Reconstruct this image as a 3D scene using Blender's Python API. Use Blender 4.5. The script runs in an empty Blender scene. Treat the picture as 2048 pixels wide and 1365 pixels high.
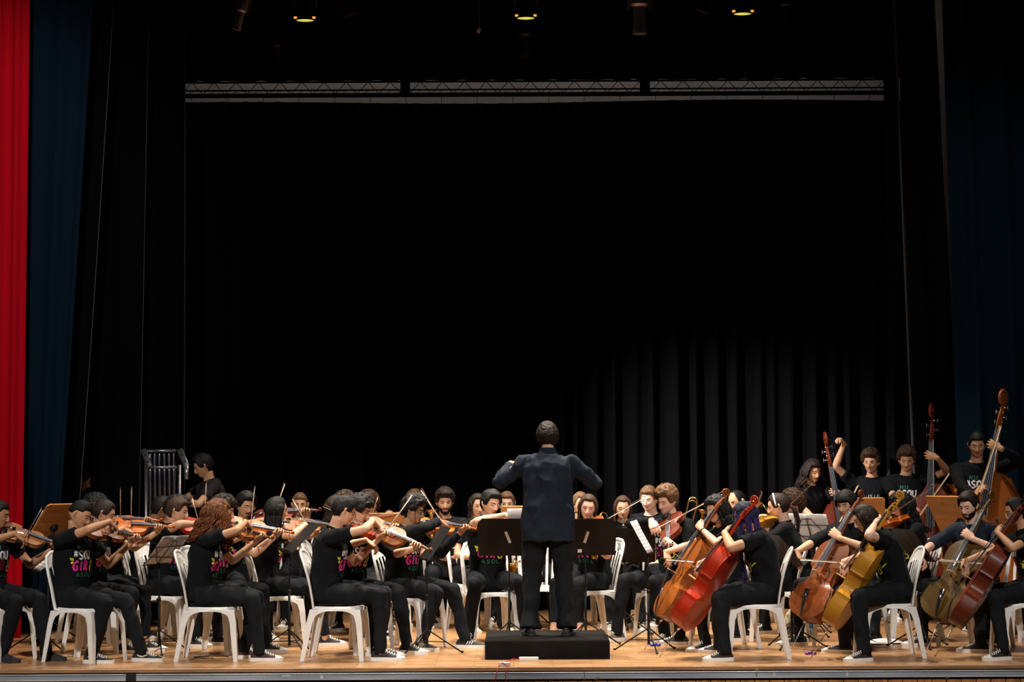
import bpy, bmesh, math, random
import numpy as np
from mathutils import Vector, Matrix, noise
from mathutils.bvhtree import BVHTree

C = bpy.context.scene.collection
S = bpy.context.scene
R = math.radians
V = Vector

# ------------------------------------------------------------ camera, light, exposure
F, DIST, EYE = 4554.0, 18.0, 1.67
cam = bpy.data.cameras.new('camera'); cam_o = bpy.data.objects.new('camera', cam); C.objects.link(cam_o)
cam.sensor_width = 36; cam.lens = 36 * F / 2048; cam.clip_end = 200
cam_o.matrix_world = Matrix.Translation((0, -DIST, EYE)) @ Matrix.Rotation(R(90 + 2.82), 4, 'X') @ Matrix.Rotation(R(-.28), 4, 'Z')
S.camera = cam_o
S.view_settings.view_transform = 'Standard'
try: S.view_settings.look = 'None'
except Exception: pass
S.view_settings.gamma = 1; S.view_settings.use_curve_mapping = False
S.view_settings.exposure = 0.16

world = bpy.data.worlds.new('hall'); S.world = world; world.use_nodes = True
world.node_tree.nodes['Background'].inputs[0].default_value = (.5, .55, .7, 1)
world.node_tree.nodes['Background'].inputs[1].default_value = 0.004

def spot(name, loc, tgt, power, size, blend=.5, col=(1, .9, .78), rad=.08):
    l = bpy.data.lights.new(name, 'SPOT'); o = bpy.data.objects.new(name, l); C.objects.link(o)
    l.energy = power; l.spot_size = R(size); l.spot_blend = blend; l.color = col; l.shadow_soft_size = rad
    o.location = loc; o.rotation_euler = (V(tgt) - V(loc)).to_track_quat('-Z', 'Y').to_euler()
    return o
# front of house lamps, high over the audience, then added fills for the cloths
spot('front_spot_left', (-4.2, -8.5, 7.2), (-2.4, 1.6, .4), 3300, 31, .8, (1, .93, .85), .2)
spot('front_spot_right', (4.2, -8.5, 7.2), (2.4, 1.6, .4), 2500, 31, .8, (1, .93, .85), .2)
spot('front_spot_middle', (.8, -8.5, 7.4), (0, 1.4, .3), 1200, 30, .8, (1, .92, .82), .15)
spot('added_curtain_fill_left', (-3.4, -4.5, 5.6), (-4.95, 2.9, 3.9), 900, 38, .8, (1, .95, .9), .15)  # added unseen light that brightens the red and blue curtains
spot('added_curtain_fill_right', (3.0, -4.5, 5.8), (4.6, 4.4, 3.0), 420, 30, .9, (1, .95, .9), .15)  # added unseen light that brings up the right curtain edges
spot('added_backdrop_fill', (-2.6, 1.6, 5.3), (3.3, 6.3, .2), 5200, 33, 1, (1, .95, .92), .08)  # added unseen light over the stage, raking the backdrop folds
# top lamps over the stage
for i, (x, y, p) in enumerate([(-3.2, 1.4, 260), (-1.83, 2.5, 600), (.12, 2.5, 680), (.9, 1.5, 620), (2.1, 2.5, 520), (3.3, 2.9, 320), (-1.3, 3.9, 400), (.9, 3.9, 460), (-.6, .9, 420)]):
    spot('top_spot', (x, y, 5.25), (x + .1, y - .5, 0), p * 1.3, 66, .5, (1, .89, .74), .035)

# ------------------------------------------------------------ helpers
def X(px, y, cx=1024): return (px - cx) * (y + DIST) / F
def Z(py, y): return EYE + (907 - py) * (y + DIST) / F
def tag(o, label=None, cat=None, group=None, kind=None):
    if label: o['label'] = label
    if cat: o['category'] = cat
    if group: o['group'] = group
    if kind: o['kind'] = kind
    return o
def empty(name, M, label=None, cat=None, group=None):
    o = bpy.data.objects.new(name, None); C.objects.link(o); o.empty_display_size = .1
    o.matrix_world = M
    return tag(o, label, cat, group)
def place(x, y, z=0, h=0): return Matrix.Translation((x, y, z)) @ Matrix.Rotation(R(h), 4, 'Z')

class MB:
    def __init__(s): s.v = []; s.f = []; s.m = []
    def add(s, vs, fs, m=0):
        o = len(s.v); s.v += [tuple(p) for p in vs]; s.f += [tuple(i + o for i in f) for f in fs]; s.m += [m] * len(fs)
    def rings(s, rs, m=0, caps=True, close=False):
        n = len(rs[0]); vs = [p for r in rs for p in r]; fs = []
        k = len(rs)
        for i in range(k if close else k - 1):
            j = (i + 1) % k
            for a in range(n):
                b = (a + 1) % n
                fs.append((i * n + a, i * n + b, j * n + b, j * n + a))
        if caps and not close:
            fs.append(tuple(range(n))[::-1]); fs.append(tuple(range((k - 1) * n, k * n)))
        s.add(vs, fs, m)
    def tube(s, pts, r, n=8, m=0, up=None, caps=True, dome=False, close=False):
        """tube through pts; r scalar, list, or list of (rx, ry); up fixes the ry axis"""
        pts = [V(p) for p in pts]; k = len(pts)
        if not isinstance(r, list): r = [r] * k
        r = [(a, a) if not isinstance(a, (list, tuple)) else a for a in r]
        if dome:
            d0 = (pts[0] - pts[1]).normalized(); d1 = (pts[-1] - pts[-2]).normalized()
            a, b = r[0], r[-1]
            pts = [pts[0] + d0 * min(a) * .92, pts[0] + d0 * min(a) * .6] + pts + [pts[-1] + d1 * min(b) * .6, pts[-1] + d1 * min(b) * .92]
            r = [(a[0] * .4, a[1] * .4), (a[0] * .8, a[1] * .8)] + list(r) + [(b[0] * .8, b[1] * .8), (b[0] * .4, b[1] * .4)]
            k = len(pts)
        rs = []; ref = V(up) if up is not None else None; prev = None
        for i in range(k):
            if close: t = pts[(i + 1) % k] - pts[i - 1]
            else: t = pts[min(i + 1, k - 1)] - pts[max(i - 1, 0)]
            if t.length < 1e-9: t = V((0, 0, 1))
            t.normalize()
            if ref is not None: y = ref - t * ref.dot(t)
            elif prev is None: y = (V((0, 0, 1)) if abs(t.z) < .9 else V((1, 0, 0))); y = y - t * y.dot(t)
            else: y = prev - t * prev.dot(t)
            if y.length < 1e-6: y = t.orthogonal()
            y.normalize(); prev = y; x = y.cross(t)
            rs.append([pts[i] + x * (math.cos(2 * math.pi * a / n) * r[i][0]) + y * (math.sin(2 * math.pi * a / n) * r[i][1]) for a in range(n)])
        s.rings(rs, m, caps, close)
    def box(s, a, b, m=0, M=None):
        (x0, y0, z0), (x1, y1, z1) = a, b
        vs = [V(p) for p in ((x0, y0, z0), (x1, y0, z0), (x1, y1, z0), (x0, y1, z0), (x0, y0, z1), (x1, y0, z1), (x1, y1, z1), (x0, y1, z1))]
        if M is not None: vs = [M @ p for p in vs]
        s.add(vs, [(0, 3, 2, 1), (4, 5, 6, 7), (0, 1, 5, 4), (1, 2, 6, 5), (2, 3, 7, 6), (3, 0, 4, 7)], m)
    def ball(s, c, r, n=10, k=7, m=0, M=None):
        c = V(c); r = V(r) if isinstance(r, (list, tuple)) else V((r, r, r)); rs = []
        for i in range(1, k):
            th = math.pi * i / k
            rs.append([V((r.x * math.sin(th) * math.cos(2 * math.pi * a / n), r.y * math.sin(th) * math.sin(2 * math.pi * a / n), -r.z * math.cos(th))) for a in range(n)])
        rs = [[V((0, 0, -r.z * .999))] * n] + rs + [[V((0, 0, r.z * .999))] * n]
        rs = [[(M @ p if M is not None else p) + c for p in q] for q in rs]
        s.rings(rs, m, caps=False)
    def prism(s, poly, z0, z1, m=0, M=None):
        n = len(poly); vs = [V((p[0], p[1], z0)) for p in poly] + [V((p[0], p[1], z1)) for p in poly]
        if M is not None: vs = [M @ p for p in vs]
        s.add(vs, [tuple(range(n))[::-1], tuple(range(n, 2 * n))] + [(i, (i + 1) % n, n + (i + 1) % n, n + i) for i in range(n)], m)
    def lathe(s, prof, M=None, n=16, m=0):
        rs = [[V((r * math.cos(2 * math.pi * a / n), r * math.sin(2 * math.pi * a / n), z)) for a in range(n)] for r, z in prof]
        if M is not None: rs = [[M @ p for p in q] for q in rs]
        s.rings(rs, m)
    def mesh(s, name, smooth=True):
        me = bpy.data.meshes.new(name); me.from_pydata([tuple(p) for p in s.v], [], s.f)
        if any(s.m): me.polygons.foreach_set('material_index', s.m)
        if smooth: me.polygons.foreach_set('use_smooth', [True] * len(s.f))
        me.update(); return me
    def build(s, name, mats, parent=None, smooth=True, sharp=None, bevel=0):
        me = s.mesh(name, smooth)
        return link(name, me, mats, parent, sharp, bevel)
def link(name, me, mats, parent=None, sharp=None, bevel=0):
    if not isinstance(mats, (list, tuple)): mats = [mats]
    if not me.materials:
        for m in mats: me.materials.append(m)
    o = bpy.data.objects.new(name, me); C.objects.link(o)
    if parent: o.parent = parent
    if bevel:
        b = o.modifiers.new('bevel', 'BEVEL'); b.width = bevel; b.segments = 2; b.limit_method = 'ANGLE'
    if sharp is not None:
        try: me.set_sharp_from_angle(angle=R(sharp))
        except Exception: pass
    return o
def struct(mb, name, mats, smooth=False, bevel=0):
    o = mb.build(name, mats, None, smooth, bevel=bevel); o['kind'] = 'structure'; return o

def voxel(mb, size, smooth=3, name='m'):
    me = mb.mesh('tmp'); bm = bmesh.new(); bm.from_mesh(me)
    bmesh.ops.remove_doubles(bm, verts=bm.verts, dist=1e-5); bmesh.ops.recalc_face_normals(bm, faces=bm.faces); bm.to_mesh(me); bm.free()
    o = bpy.data.objects.new('tmp', me); C.objects.link(o)
    r = o.modifiers.new('r', 'REMESH'); r.mode = 'VOXEL'; r.voxel_size = size; r.use_smooth_shade = True
    if smooth:
        q = o.modifiers.new('s', 'SMOOTH'); q.iterations = smooth; q.factor = .5
    dg = bpy.context.evaluated_depsgraph_get(); out = bpy.data.meshes.new_from_object(o.evaluated_get(dg))
    bpy.data.objects.remove(o); bpy.data.meshes.remove(me)
    out.name = name; out.materials.clear()
    out.polygons.foreach_set('use_smooth', [True] * len(out.polygons))
    return out
def wrinkle(me, amp, freq, seed, stretch=(1, 1, 1)):
    n = len(me.vertices); co = np.empty(n * 3, 'f'); no = np.empty(n * 3, 'f')
    me.vertices.foreach_get('co', co); me.vertices.foreach_get('normal', no)
    co = co.reshape(-1, 3); no = no.reshape(-1, 3); d = np.empty(n, 'f')
    f = V(stretch) * freq; off = V((seed * 3.1, seed * 1.7, seed * .9)); nz = noise.noise
    for i in range(n):
        p = V((co[i][0] * f.x, co[i][1] * f.y, co[i][2] * f.z)) + off
        d[i] = 1 - 2 * abs(nz(p)) + .35 * nz(p * 2.3)
    co += no * ((d - .6) * amp)[:, None]
    me.vertices.foreach_set('co', co.ravel()); me.update()

# ------------------------------------------------------------ materials
def nodes(name):
    m = bpy.data.materials.new(name); m.use_nodes = True; t = m.node_tree; return m, t, t.nodes['Principled BSDF']
def mat(name, col, rough=.5, metal=0, spec=.5, coat=0, bump=0, bscale=60, var=0, vscale=4, stretch=(1, 1, 1), sheen=0, emit=0, fine=0):
    m, t, b = nodes(name)
    b.inputs['Base Color'].default_value = (*col, 1); b.inputs['Roughness'].default_value = rough; b.inputs['Metallic'].default_value = metal
    b.inputs['Specular IOR Level'].default_value = spec; b.inputs['Coat Weight'].default_value = coat; b.inputs['Coat Roughness'].default_value = .08
    if sheen: b.inputs['Sheen Weight'].default_value = sheen; b.inputs['Sheen Roughness'].default_value = .4
    if emit: b.inputs['Emission Color'].default_value = (*col, 1); b.inputs['Emission Strength'].default_value = emit
    if bump or var:
        tc = t.nodes.new('ShaderNodeTexCoord'); mp = t.nodes.new('ShaderNodeMapping'); mp.inputs['Scale'].default_value = stretch
        t.links.new(tc.outputs['Object'], mp.inputs[0])
    if bump:
        nz = t.nodes.new('ShaderNodeTexNoise'); nz.inputs['Scale'].default_value = bscale; nz.inputs['Detail'].default_value = 4
        bp = t.nodes.new('ShaderNodeBump'); bp.inputs['Strength'].default_value = bump; bp.inputs['Distance'].default_value = .01
        t.links.new(mp.outputs[0], nz.inputs['Vector']); t.links.new(nz.outputs['Fac'], bp.inputs['Height']); t.links.new(bp.outputs[0], b.inputs['Normal'])
    if var:
        n2 = t.nodes.new('ShaderNodeTexNoise'); n2.inputs['Scale'].default_value = vscale; n2.inputs['Detail'].default_value = 5
        mx = t.nodes.new('ShaderNodeMix'); mx.data_type = 'RGBA'; rp = t.nodes.new('ShaderNodeValToRGB')
        rp.color_ramp.elements[0].position = .35; rp.color_ramp.elements[1].position = .65
        t.links.new(mp.outputs[0], n2.inputs['Vector']); t.links.new(n2.outputs['Fac'], rp.inputs[0]); t.links.new(rp.outputs[0], mx.inputs['Factor'])
        mx.inputs[6].default_value = (*[c * (1 - var) for c in col], 1); mx.inputs[7].default_value = (*[min(1, c * (1 + var * .6)) for c in col], 1)
        t.links.new(mx.outputs[2], b.inputs['Base Color'])
    return m
_mc = {}
def cached(key, fn):
    if key not in _mc: _mc[key] = fn()
    return _mc[key]
TONES = {'pale': (.74, .44, .33), 'fair': (.64, .36, .23), 'tan': (.53, .28, .16), 'brown': (.40, .20, .11), 'dark': (.26, .125, .068)}
def skin(t):
    def mk():
        m = mat('skin_' + t, TONES[t], .56, spec=.3, bump=.05, bscale=120, var=.08, vscale=14)
        b = m.node_tree.nodes['Principled BSDF']; b.inputs['Subsurface Weight'].default_value = .0
        return m
    return cached('skin' + t, mk)
def lipm(t):
    c = TONES[t]; return cached('lip' + t, lambda: mat('lips_' + t, (c[0] * .75, c[1] * .45, c[2] * .5), .4))
HAIRC = {'black': (.006, .005, .005), 'dark': (.018, .010, .007), 'brown': (.045, .022, .012), 'light': (.13, .065, .030), 'ginger': (.13, .040, .010), 'purple': (.035, .020, .12), 'navy': (.012, .012, .035)}
def hairm(c):
    return cached('hair' + c, lambda: mat('hair_' + c, HAIRC[c], .6, spec=.22, bump=.5, bscale=90, stretch=(1, 1, .25), var=.45, vscale=60))
black_shirt = mat('black_cotton', (.0042, .0048, .0065), .9, bump=.3, bscale=26, spec=.16)
navy_shirt = mat('dark_navy_shirt', (.0085, .0145, .027), .8, bump=.3, bscale=22, spec=.2)
grey_shirt = mat('charcoal_shirt', (.015, .012, .014), .85, bump=.25, bscale=24, spec=.2)
black_jeans = mat('black_denim', (.0055, .0072, .0100), .85, bump=.35, bscale=30, spec=.2)
blue_jeans = mat('dark_blue_denim', (.010, .018, .034), .85, bump=.3, bscale=35, spec=.25)
eye_white = mat('eye_white', (.75, .72, .68), .3); iris_m = mat('iris', (.03, .015, .008), .2); lash_m = mat('lash', (.012, .008, .007), .6)
gl_dark = mat('dark_spectacle_frame', (.02, .012, .01), .3); gl_metal = mat('thin_metal_frame', (.35, .3, .27), .3, 1)
def glassm():
    m, t, b = nodes('clear_lens'); b.inputs['Base Color'].default_value = (1, 1, 1, 1); b.inputs['Roughness'].default_value = .02; b.inputs['Alpha'].default_value = .12
    return m
lens_m = glassm()
shoe_black = mat('black_canvas', (.012, .012, .015), .8, bump=.2, bscale=200); shoe_white = mat('white_rubber', (.82, .80, .76), .5); lace_w = mat('white_laces', (.80, .78, .74), .8)
shoe_wine = mat('wine_canvas', (.035, .010, .018), .8); sole_dark = mat('dark_rubber', (.02, .02, .022), .7); shoe_brown = mat('taupe_suede', (.16, .11, .085), .8); lace_tan = mat('beige_laces', (.5, .43, .33), .8)
ink_w = mat('white_ink', (.75, .78, .85), .7); ink_p = mat('pink_ink', (.75, .03, .30), .7); ink_y = mat('yellow_ink', (.85, .75, .03), .7); ink_g = mat('green_ink', (.015, .16, .10), .7)
ink_gr = mat('grey_ink', (.35, .33, .32), .7)
plastic = mat('white_plastic', (.80, .79, .77), .38, spec=.5, bump=.04, bscale=90, var=.05, vscale=9)
stand_m = mat('black_metal', (.008, .008, .009), .5, spec=.25); stand_desk = mat('dark_desk_board', (.010, .006, .0045), .7, spec=.2, var=.25, vscale=5)
wood_desk = mat('orange_varnished_plywood', (.50, .20, .045), .42, var=.2, vscale=3, stretch=(1, 8, 8), coat=.2)
paper_m = mat('sheet_paper', (.80, .76, .76), .8); print_m = mat('sheet_print', (.45, .43, .44), .8)
ebony = mat('ebony', (.012, .012, .014), .25, coat=.2); string_m = mat('steel_strings', (.34, .34, .38), .4, .9); spruce = mat('maple_bridge', (.62, .42, .22), .5)
fboard = mat('fingerboard', (.03, .035, .045), .22, coat=.4)
brass = mat('brass', (.80, .52, .20), .2, 1); silver = mat('silver', (.75, .74, .76), .2, 1); chrome = mat('chrome', (.6, .6, .65), .18, 1)
bow_wood = mat('bow_wood', (.14, .045, .015), .35, coat=.3); bow_hair = mat('bow_horsehair', (.80, .76, .68), .5); bow_light = mat('light_bow_wood', (.55, .30, .07), .35, coat=.3)
def varnish(name, col, edge=.35):
    return cached('var' + name, lambda: mat('varnish_' + name, col, .42, coat=.28, spec=.25, var=.28, vscale=3.5, stretch=(1, 1, 1)))
VAR = {'orange': (.60, .13, .010), 'red': (.30, .03, .008), 'brown': (.20, .048, .009), 'tan': (.25, .078, .015), 'yellow': (.55, .25, .022), 'olive': (.10, .052, .009), 'darkred': (.14, .022, .008), 'amber': (.25, .066, .008), 'light': (.36, .135, .045), 'redorange': (.40, .022, .004)}
# ------------------------------------------------------------ human figure
def sstep(a, b, x):
    t = max(0, min(1, (x - a) / (b - a))); return t * t * (3 - 2 * t)
def gs(x, y, z, cx, cy, cz, s): return math.exp(-((x - cx) ** 2 + (y - cy) ** 2 + (z - cz) ** 2) / (2 * s * s))
def head_pt(u, fat=0):
    """surface of the skull and face for direction u; face looks to -Y, z=0 at the eyes"""
    x, y, z = u
    p = [.0745 * x, (.092 if y < 0 else .100) * y, (.112 if z < 0 else .108) * z]
    if z < 0:
        k = (-z) ** 1.4
        p[0] *= 1 - (.30 - .2 * fat) * k
        if y > 0: p[1] *= 1 - .55 * sstep(.15, .8, -z)
        else: p[1] *= 1 - .02 * k
        if y < 0: p[1] -= .022 * sstep(.45, .95, -z) * (1 if z > -.98 else .6)
    if y < -.3: p[1] += .006 * sstep(-.3, -1, y) * (x * x) * 2
    p[0] *= 1 + .05 * sstep(0, .6, y) * (1 - abs(z)) + fat * .1 * sstep(.3, -.5, z)
    ax = abs(p[0])
    d = 0
    d += -.0075 * gs(ax, p[1], p[2], .031, -.085, .001, .0125)      # eye socket
    d += .0045 * gs(ax, p[1], p[2], .028, -.09, .021, .013)         # brow
    d += .0040 * gs(ax, p[1], p[2], .040, -.075, -.027, .016)       # cheek
    d += .0050 * gs(p[0], p[1], p[2], 0, -.092, -.062, .013)        # lips
    d += -.0035 * gs(p[0], p[1], p[2], 0, -.092, -.083, .008)
    d += .0065 * gs(p[0], p[1], p[2], 0, -.09, -.104, .014)         # chin
    d += .003 * gs(ax, p[1], p[2], .055, -.03, -.075, .02)          # jaw corner
    return V(p) + V(u) * d
def head_mesh(mb, M, fat=0, n=40, k=30):
    rs = []
    for i in range(1, k):
        th = math.pi * i / k; z = -math.cos(th); s = math.sin(th)
        rs.append([M @ head_pt((s * math.cos(2 * math.pi * a / n), s * math.sin(2 * math.pi * a / n), z), fat) for a in range(n)])
    rs = [[M @ head_pt((0, 0, -1), fat)] * n] + rs + [[M @ head_pt((0, 0, 1), fat)] * n]
    mb.rings(rs, caps=False)
    # nose
    T = [((0, -.082, .010), (.0075, .008)), ((0, -.090, -.004), (.008, .009)), ((0, -.097, -.020), (.0105, .011)), ((0, -.1005, -.032), (.0125, .0105)), ((0, -.094, -.040), (.012, .008))]
    mb.tube([M @ V(p) for p, r in T], [r for p, r in T], 10, up=M.to_3x3() @ V((0, -1, 0)), dome=True)
    for sx in (-1, 1):
        mb.ball(M @ V((sx * .0125, -.089, -.036)), (.0075, .009, .007), M=M.to_3x3())
        mb.tube([M @ V(p) for p in ((sx * .072, .004, -.026), (sx * .081, .009, -.010), (sx * .085, .013, .006), (sx * .083, .008, .018), (sx * .073, .0, .016))], [(.007, .006), (.009, .0085), (.010, .011), (.009, .010), (.006, .007)], 8, dome=True)

def ik(A, T, a, b, pole):
    A, T, pole = V(A), V(T), V(pole); d = T - A; L = d.length
    if L > (a + b) * .985: T = A + d * ((a + b) * .985 / L); d = T - A; L = d.length
    if L < abs(a - b) + .03: L = abs(a - b) + .03; T = A + d.normalized() * L; d = T - A
    x = (a * a - b * b + L * L) / (2 * L); h = math.sqrt(max(0, a * a - x * x))
    dn = d.normalized(); p = pole - dn * pole.dot(dn)
    if p.length < 1e-4: p = dn.orthogonal()
    return A + dn * x + p.normalized() * h, T

def hand(mb, W, d, n, s=1, curl=(40, 45, 30), thumb=35, spread=6, side=1, fc=None, sc=1.0):
    """W wrist, d towards the fingers, n palm side; side +1: thumb lies at cross(n, d)"""
    W, d, n = V(W), V(d).normalized(), V(n); n = (n - d * n.dot(d)).normalized(); t = n.cross(d) * side
    k = sc
    prof = [(-.02, .026, .020), (.0, .026, .018), (.025, .033, .0165), (.055, .040, .0155), (.080, .041, .0135), (.092, .037, .011)]
    mb.tube([W + d * (q[0] * k) for q in prof], [(q[1] * k, q[2] * k) for q in prof], 12, up=n, dome=False)
    mb.ball(W + (d * .03 + t * .026 + n * .007) * k, .017 * k)
    base = [(.030, .086, .074, .0086), (.0105, .092, .082, .0088), (-.0095, .090, .076, .0084), (-.0285, .083, .060, .0076)]
    for i, (ox, oy, L, r) in enumerate(base):
        c = (fc[i] if fc else curl); a = R(spread * (1.5 - i))
        p = W + (t * ox + d * (oy - .006)) * k; dd = (d * math.cos(a) + t * math.sin(a)).normalized()
        pts = [p - dd * .012 * k, p]; ang = 0
        for q, seg in zip(c, (.46, .30, .24)):
            ang += R(q); v = dd * math.cos(ang) + n * math.sin(ang); pts.append(pts[-1] + v * (L * seg * k))
        mb.tube(pts, [r * k, r * 1.04 * k, r * k, r * .9 * k, r * .78 * k], 8, dome=True)
    p = W + (d * .022 + t * .026 + n * .004) * k; a = R(thumb)
    v1 = (d * math.cos(a) + t * math.sin(a) * .8 + n * .35).normalized(); v2 = (d * math.cos(a * .5) + t * math.sin(a * .4) * .5 + n * .55).normalized()
    mb.tube([p, p + v1 * .038 * k, p + v1 * .038 * k + v2 * .030 * k, p + v1 * .038 * k + v2 * .054 * k], [.0115 * k, .0105 * k, .0098 * k, .0085 * k], 8, dome=True)

class Fig: pass
def solve(P):
    """joint positions in the person's own space (origin on the floor below the hips, facing -Y, left +X)"""
    f = Fig(); s = P.get('s', 1.0); fem = P.get('f', 0); f.s = s
    seat = P['pose'] == 'sit'
    hz = (.535 if seat else .93 * s) + P.get('dz', 0)
    f.hip = V((0, 0, hz)); lean = R(P.get('lean', 8 if seat else 2)); curve = R(P.get('hunch', 12)); sl = R(P.get('side', 0)); tw = R(P.get('twist', 0))
    pts = [f.hip + V((0, 0, -.02))]; p = f.hip.copy(); f.sp = []; N = 10; L = .512 * s
    for i in range(N + 1):
        a = lean + curve * (i / N - .3)
        u = V((math.sin(sl), -math.sin(a), math.cos(a))).normalized()
        f.sp.append((p.copy(), u)); p = p + u * (L / N)
    def spine(t):
        i = max(0, min(N - .001, t * N)); k = int(i); q = i - k
        a, b = f.sp[k], f.sp[k + 1]; return a[0].lerp(b[0], q), a[1].lerp(b[1], q).normalized()
    f.spine = spine
    up = f.sp[-1][1]; f.up = up; f.nb = f.sp[-1][0]
    rt = V((math.cos(tw), -math.sin(tw), 0)) # towards left shoulder
    rt = V((math.cos(tw), math.sin(tw), 0)); rt = (rt - up * rt.dot(up)).normalized(); f.lx = rt; f.fw = rt.cross(up) * -1
    if f.fw.y > 0: f.fw = -f.fw
    sw = (.165 if fem else .180) * s; f.sw = sw
    q, _ = spine(.86)
    f.shL = q + rt * sw + up * P.get('lift', 0); f.shR = q - rt * sw + up * P.get('liftR', 0)
    # head
    hy, hp, hr = P.get('head', (0, 12, 0))
    f.hc = f.nb + up * (.102 * s) + V((0, 0, .046 * s)) + f.fw * (.022 * s) + V((math.sin(R(hy)) * .012, 0, 0)) + f.fw * (math.sin(R(hp)) * .035)
    HS = Matrix.Diagonal((*[.97 * (s * .3 + .7)] * 3, 1))
    f.H = Matrix.Translation(f.hc) @ Matrix.Rotation(R(hy), 4, 'Z') @ Matrix.Rotation(R(hp), 4, 'X') @ Matrix.Rotation(R(hr), 4, 'Y') @ HS
    # legs
    f.legs = []
    for side, key in ((1, 'legL'), (-1, 'legR')):
        hj = f.hip + V((side * .095, 0, 0))
        if seat:
            ky, fy, ty = P.get(key, (8, -.44, 8))[:3]      # knee outward angle, foot forward (y), toe angle
            fz = P[key][3] if key in P and len(P[key]) > 3 else 0
            foot = V((side * .095 + side * math.tan(R(ky)) * .34, fy, .085 + fz))
            kn, an = ik(hj, foot, .435 * s, .425 * s, V((side * math.tan(R(ky)) * .3, -1, .9)))
        else:
            fx, fy, ty = P.get(key, (.10, .02, 12))[:3]; fz = 0
            foot = V((side * fx, fy, .085)); kn, an = ik(hj, foot, .435 * s, .425 * s, V((side * .1, -1, 0)))
        f.legs.append((hj, kn, an, ty * side, side, fz))
    return f

def arm(mb, S, E, W, r=1.0):
    m1 = S.lerp(E, .35); m2 = E.lerp(W, .28)
    mb.tube([S, m1, S.lerp(E, .75), E], [.046 * r, .043 * r, .038 * r, .036 * r], 12, dome=True)
    mb.tube([E, m2, E.lerp(W, .7), W], [.036 * r, .038 * r, .029 * r, (.0245 * r)], 12, dome=True)

def torso_rings(f, P, grow=0.0, hem=-.10):
    """cloth torso cross-sections"""
    s = f.s; w = P.get('w', 1.0); fem = P.get('f', 0)
    T = [(hem, .168, .125), (-.02, .170, .130), (.12, .158, .122), (.28, .148, .118), (.45, .155, .122), (.62, .168, .126), (.78, .172, .118), (.90, .150, .098), (.985, .095, .078)]
    if fem: T = [(hem, .172, .122), (-.02, .172, .125), (.12, .155, .115), (.28, .138, .108), (.45, .145, .116), (.60, .156, .134), (.72, .157, .122), (.80, .155, .108), (.90, .135, .090), (.985, .085, .072)]
    rs = []
    belly = P.get('belly', 0)
    for t, rx, ry in T:
        if t < 0: c = f.hip + f.sp[0][1] * (t * .5 * s); u = f.sp[0][1]
        else: c, u = f.spine(min(t, .999))
        lx = (V((1, 0, 0)) * (1 - t) + f.lx * t) if t > 0 else V((1, 0, 0)); lx = (lx - u * lx.dot(u)).normalized(); fy = u.cross(lx)
        b = belly * math.exp(-((t - .2) / .22) ** 2)
        rx = (rx * w + grow + b * .5) * s; ry = (ry * (w * .6 + .4) + grow + b) * s
        n = 26; ring = []
        for a in range(n):
            ca, sa = math.cos(2 * math.pi * a / n), math.sin(2 * math.pi * a / n)
            e = .82; x = math.copysign(abs(ca) ** e, ca) * rx; y = math.copysign(abs(sa) ** e, sa) * ry
            ring.append(c + lx * x + fy * (y + b * .4 * -1))
        rs.append(ring)
    return rs

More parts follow.
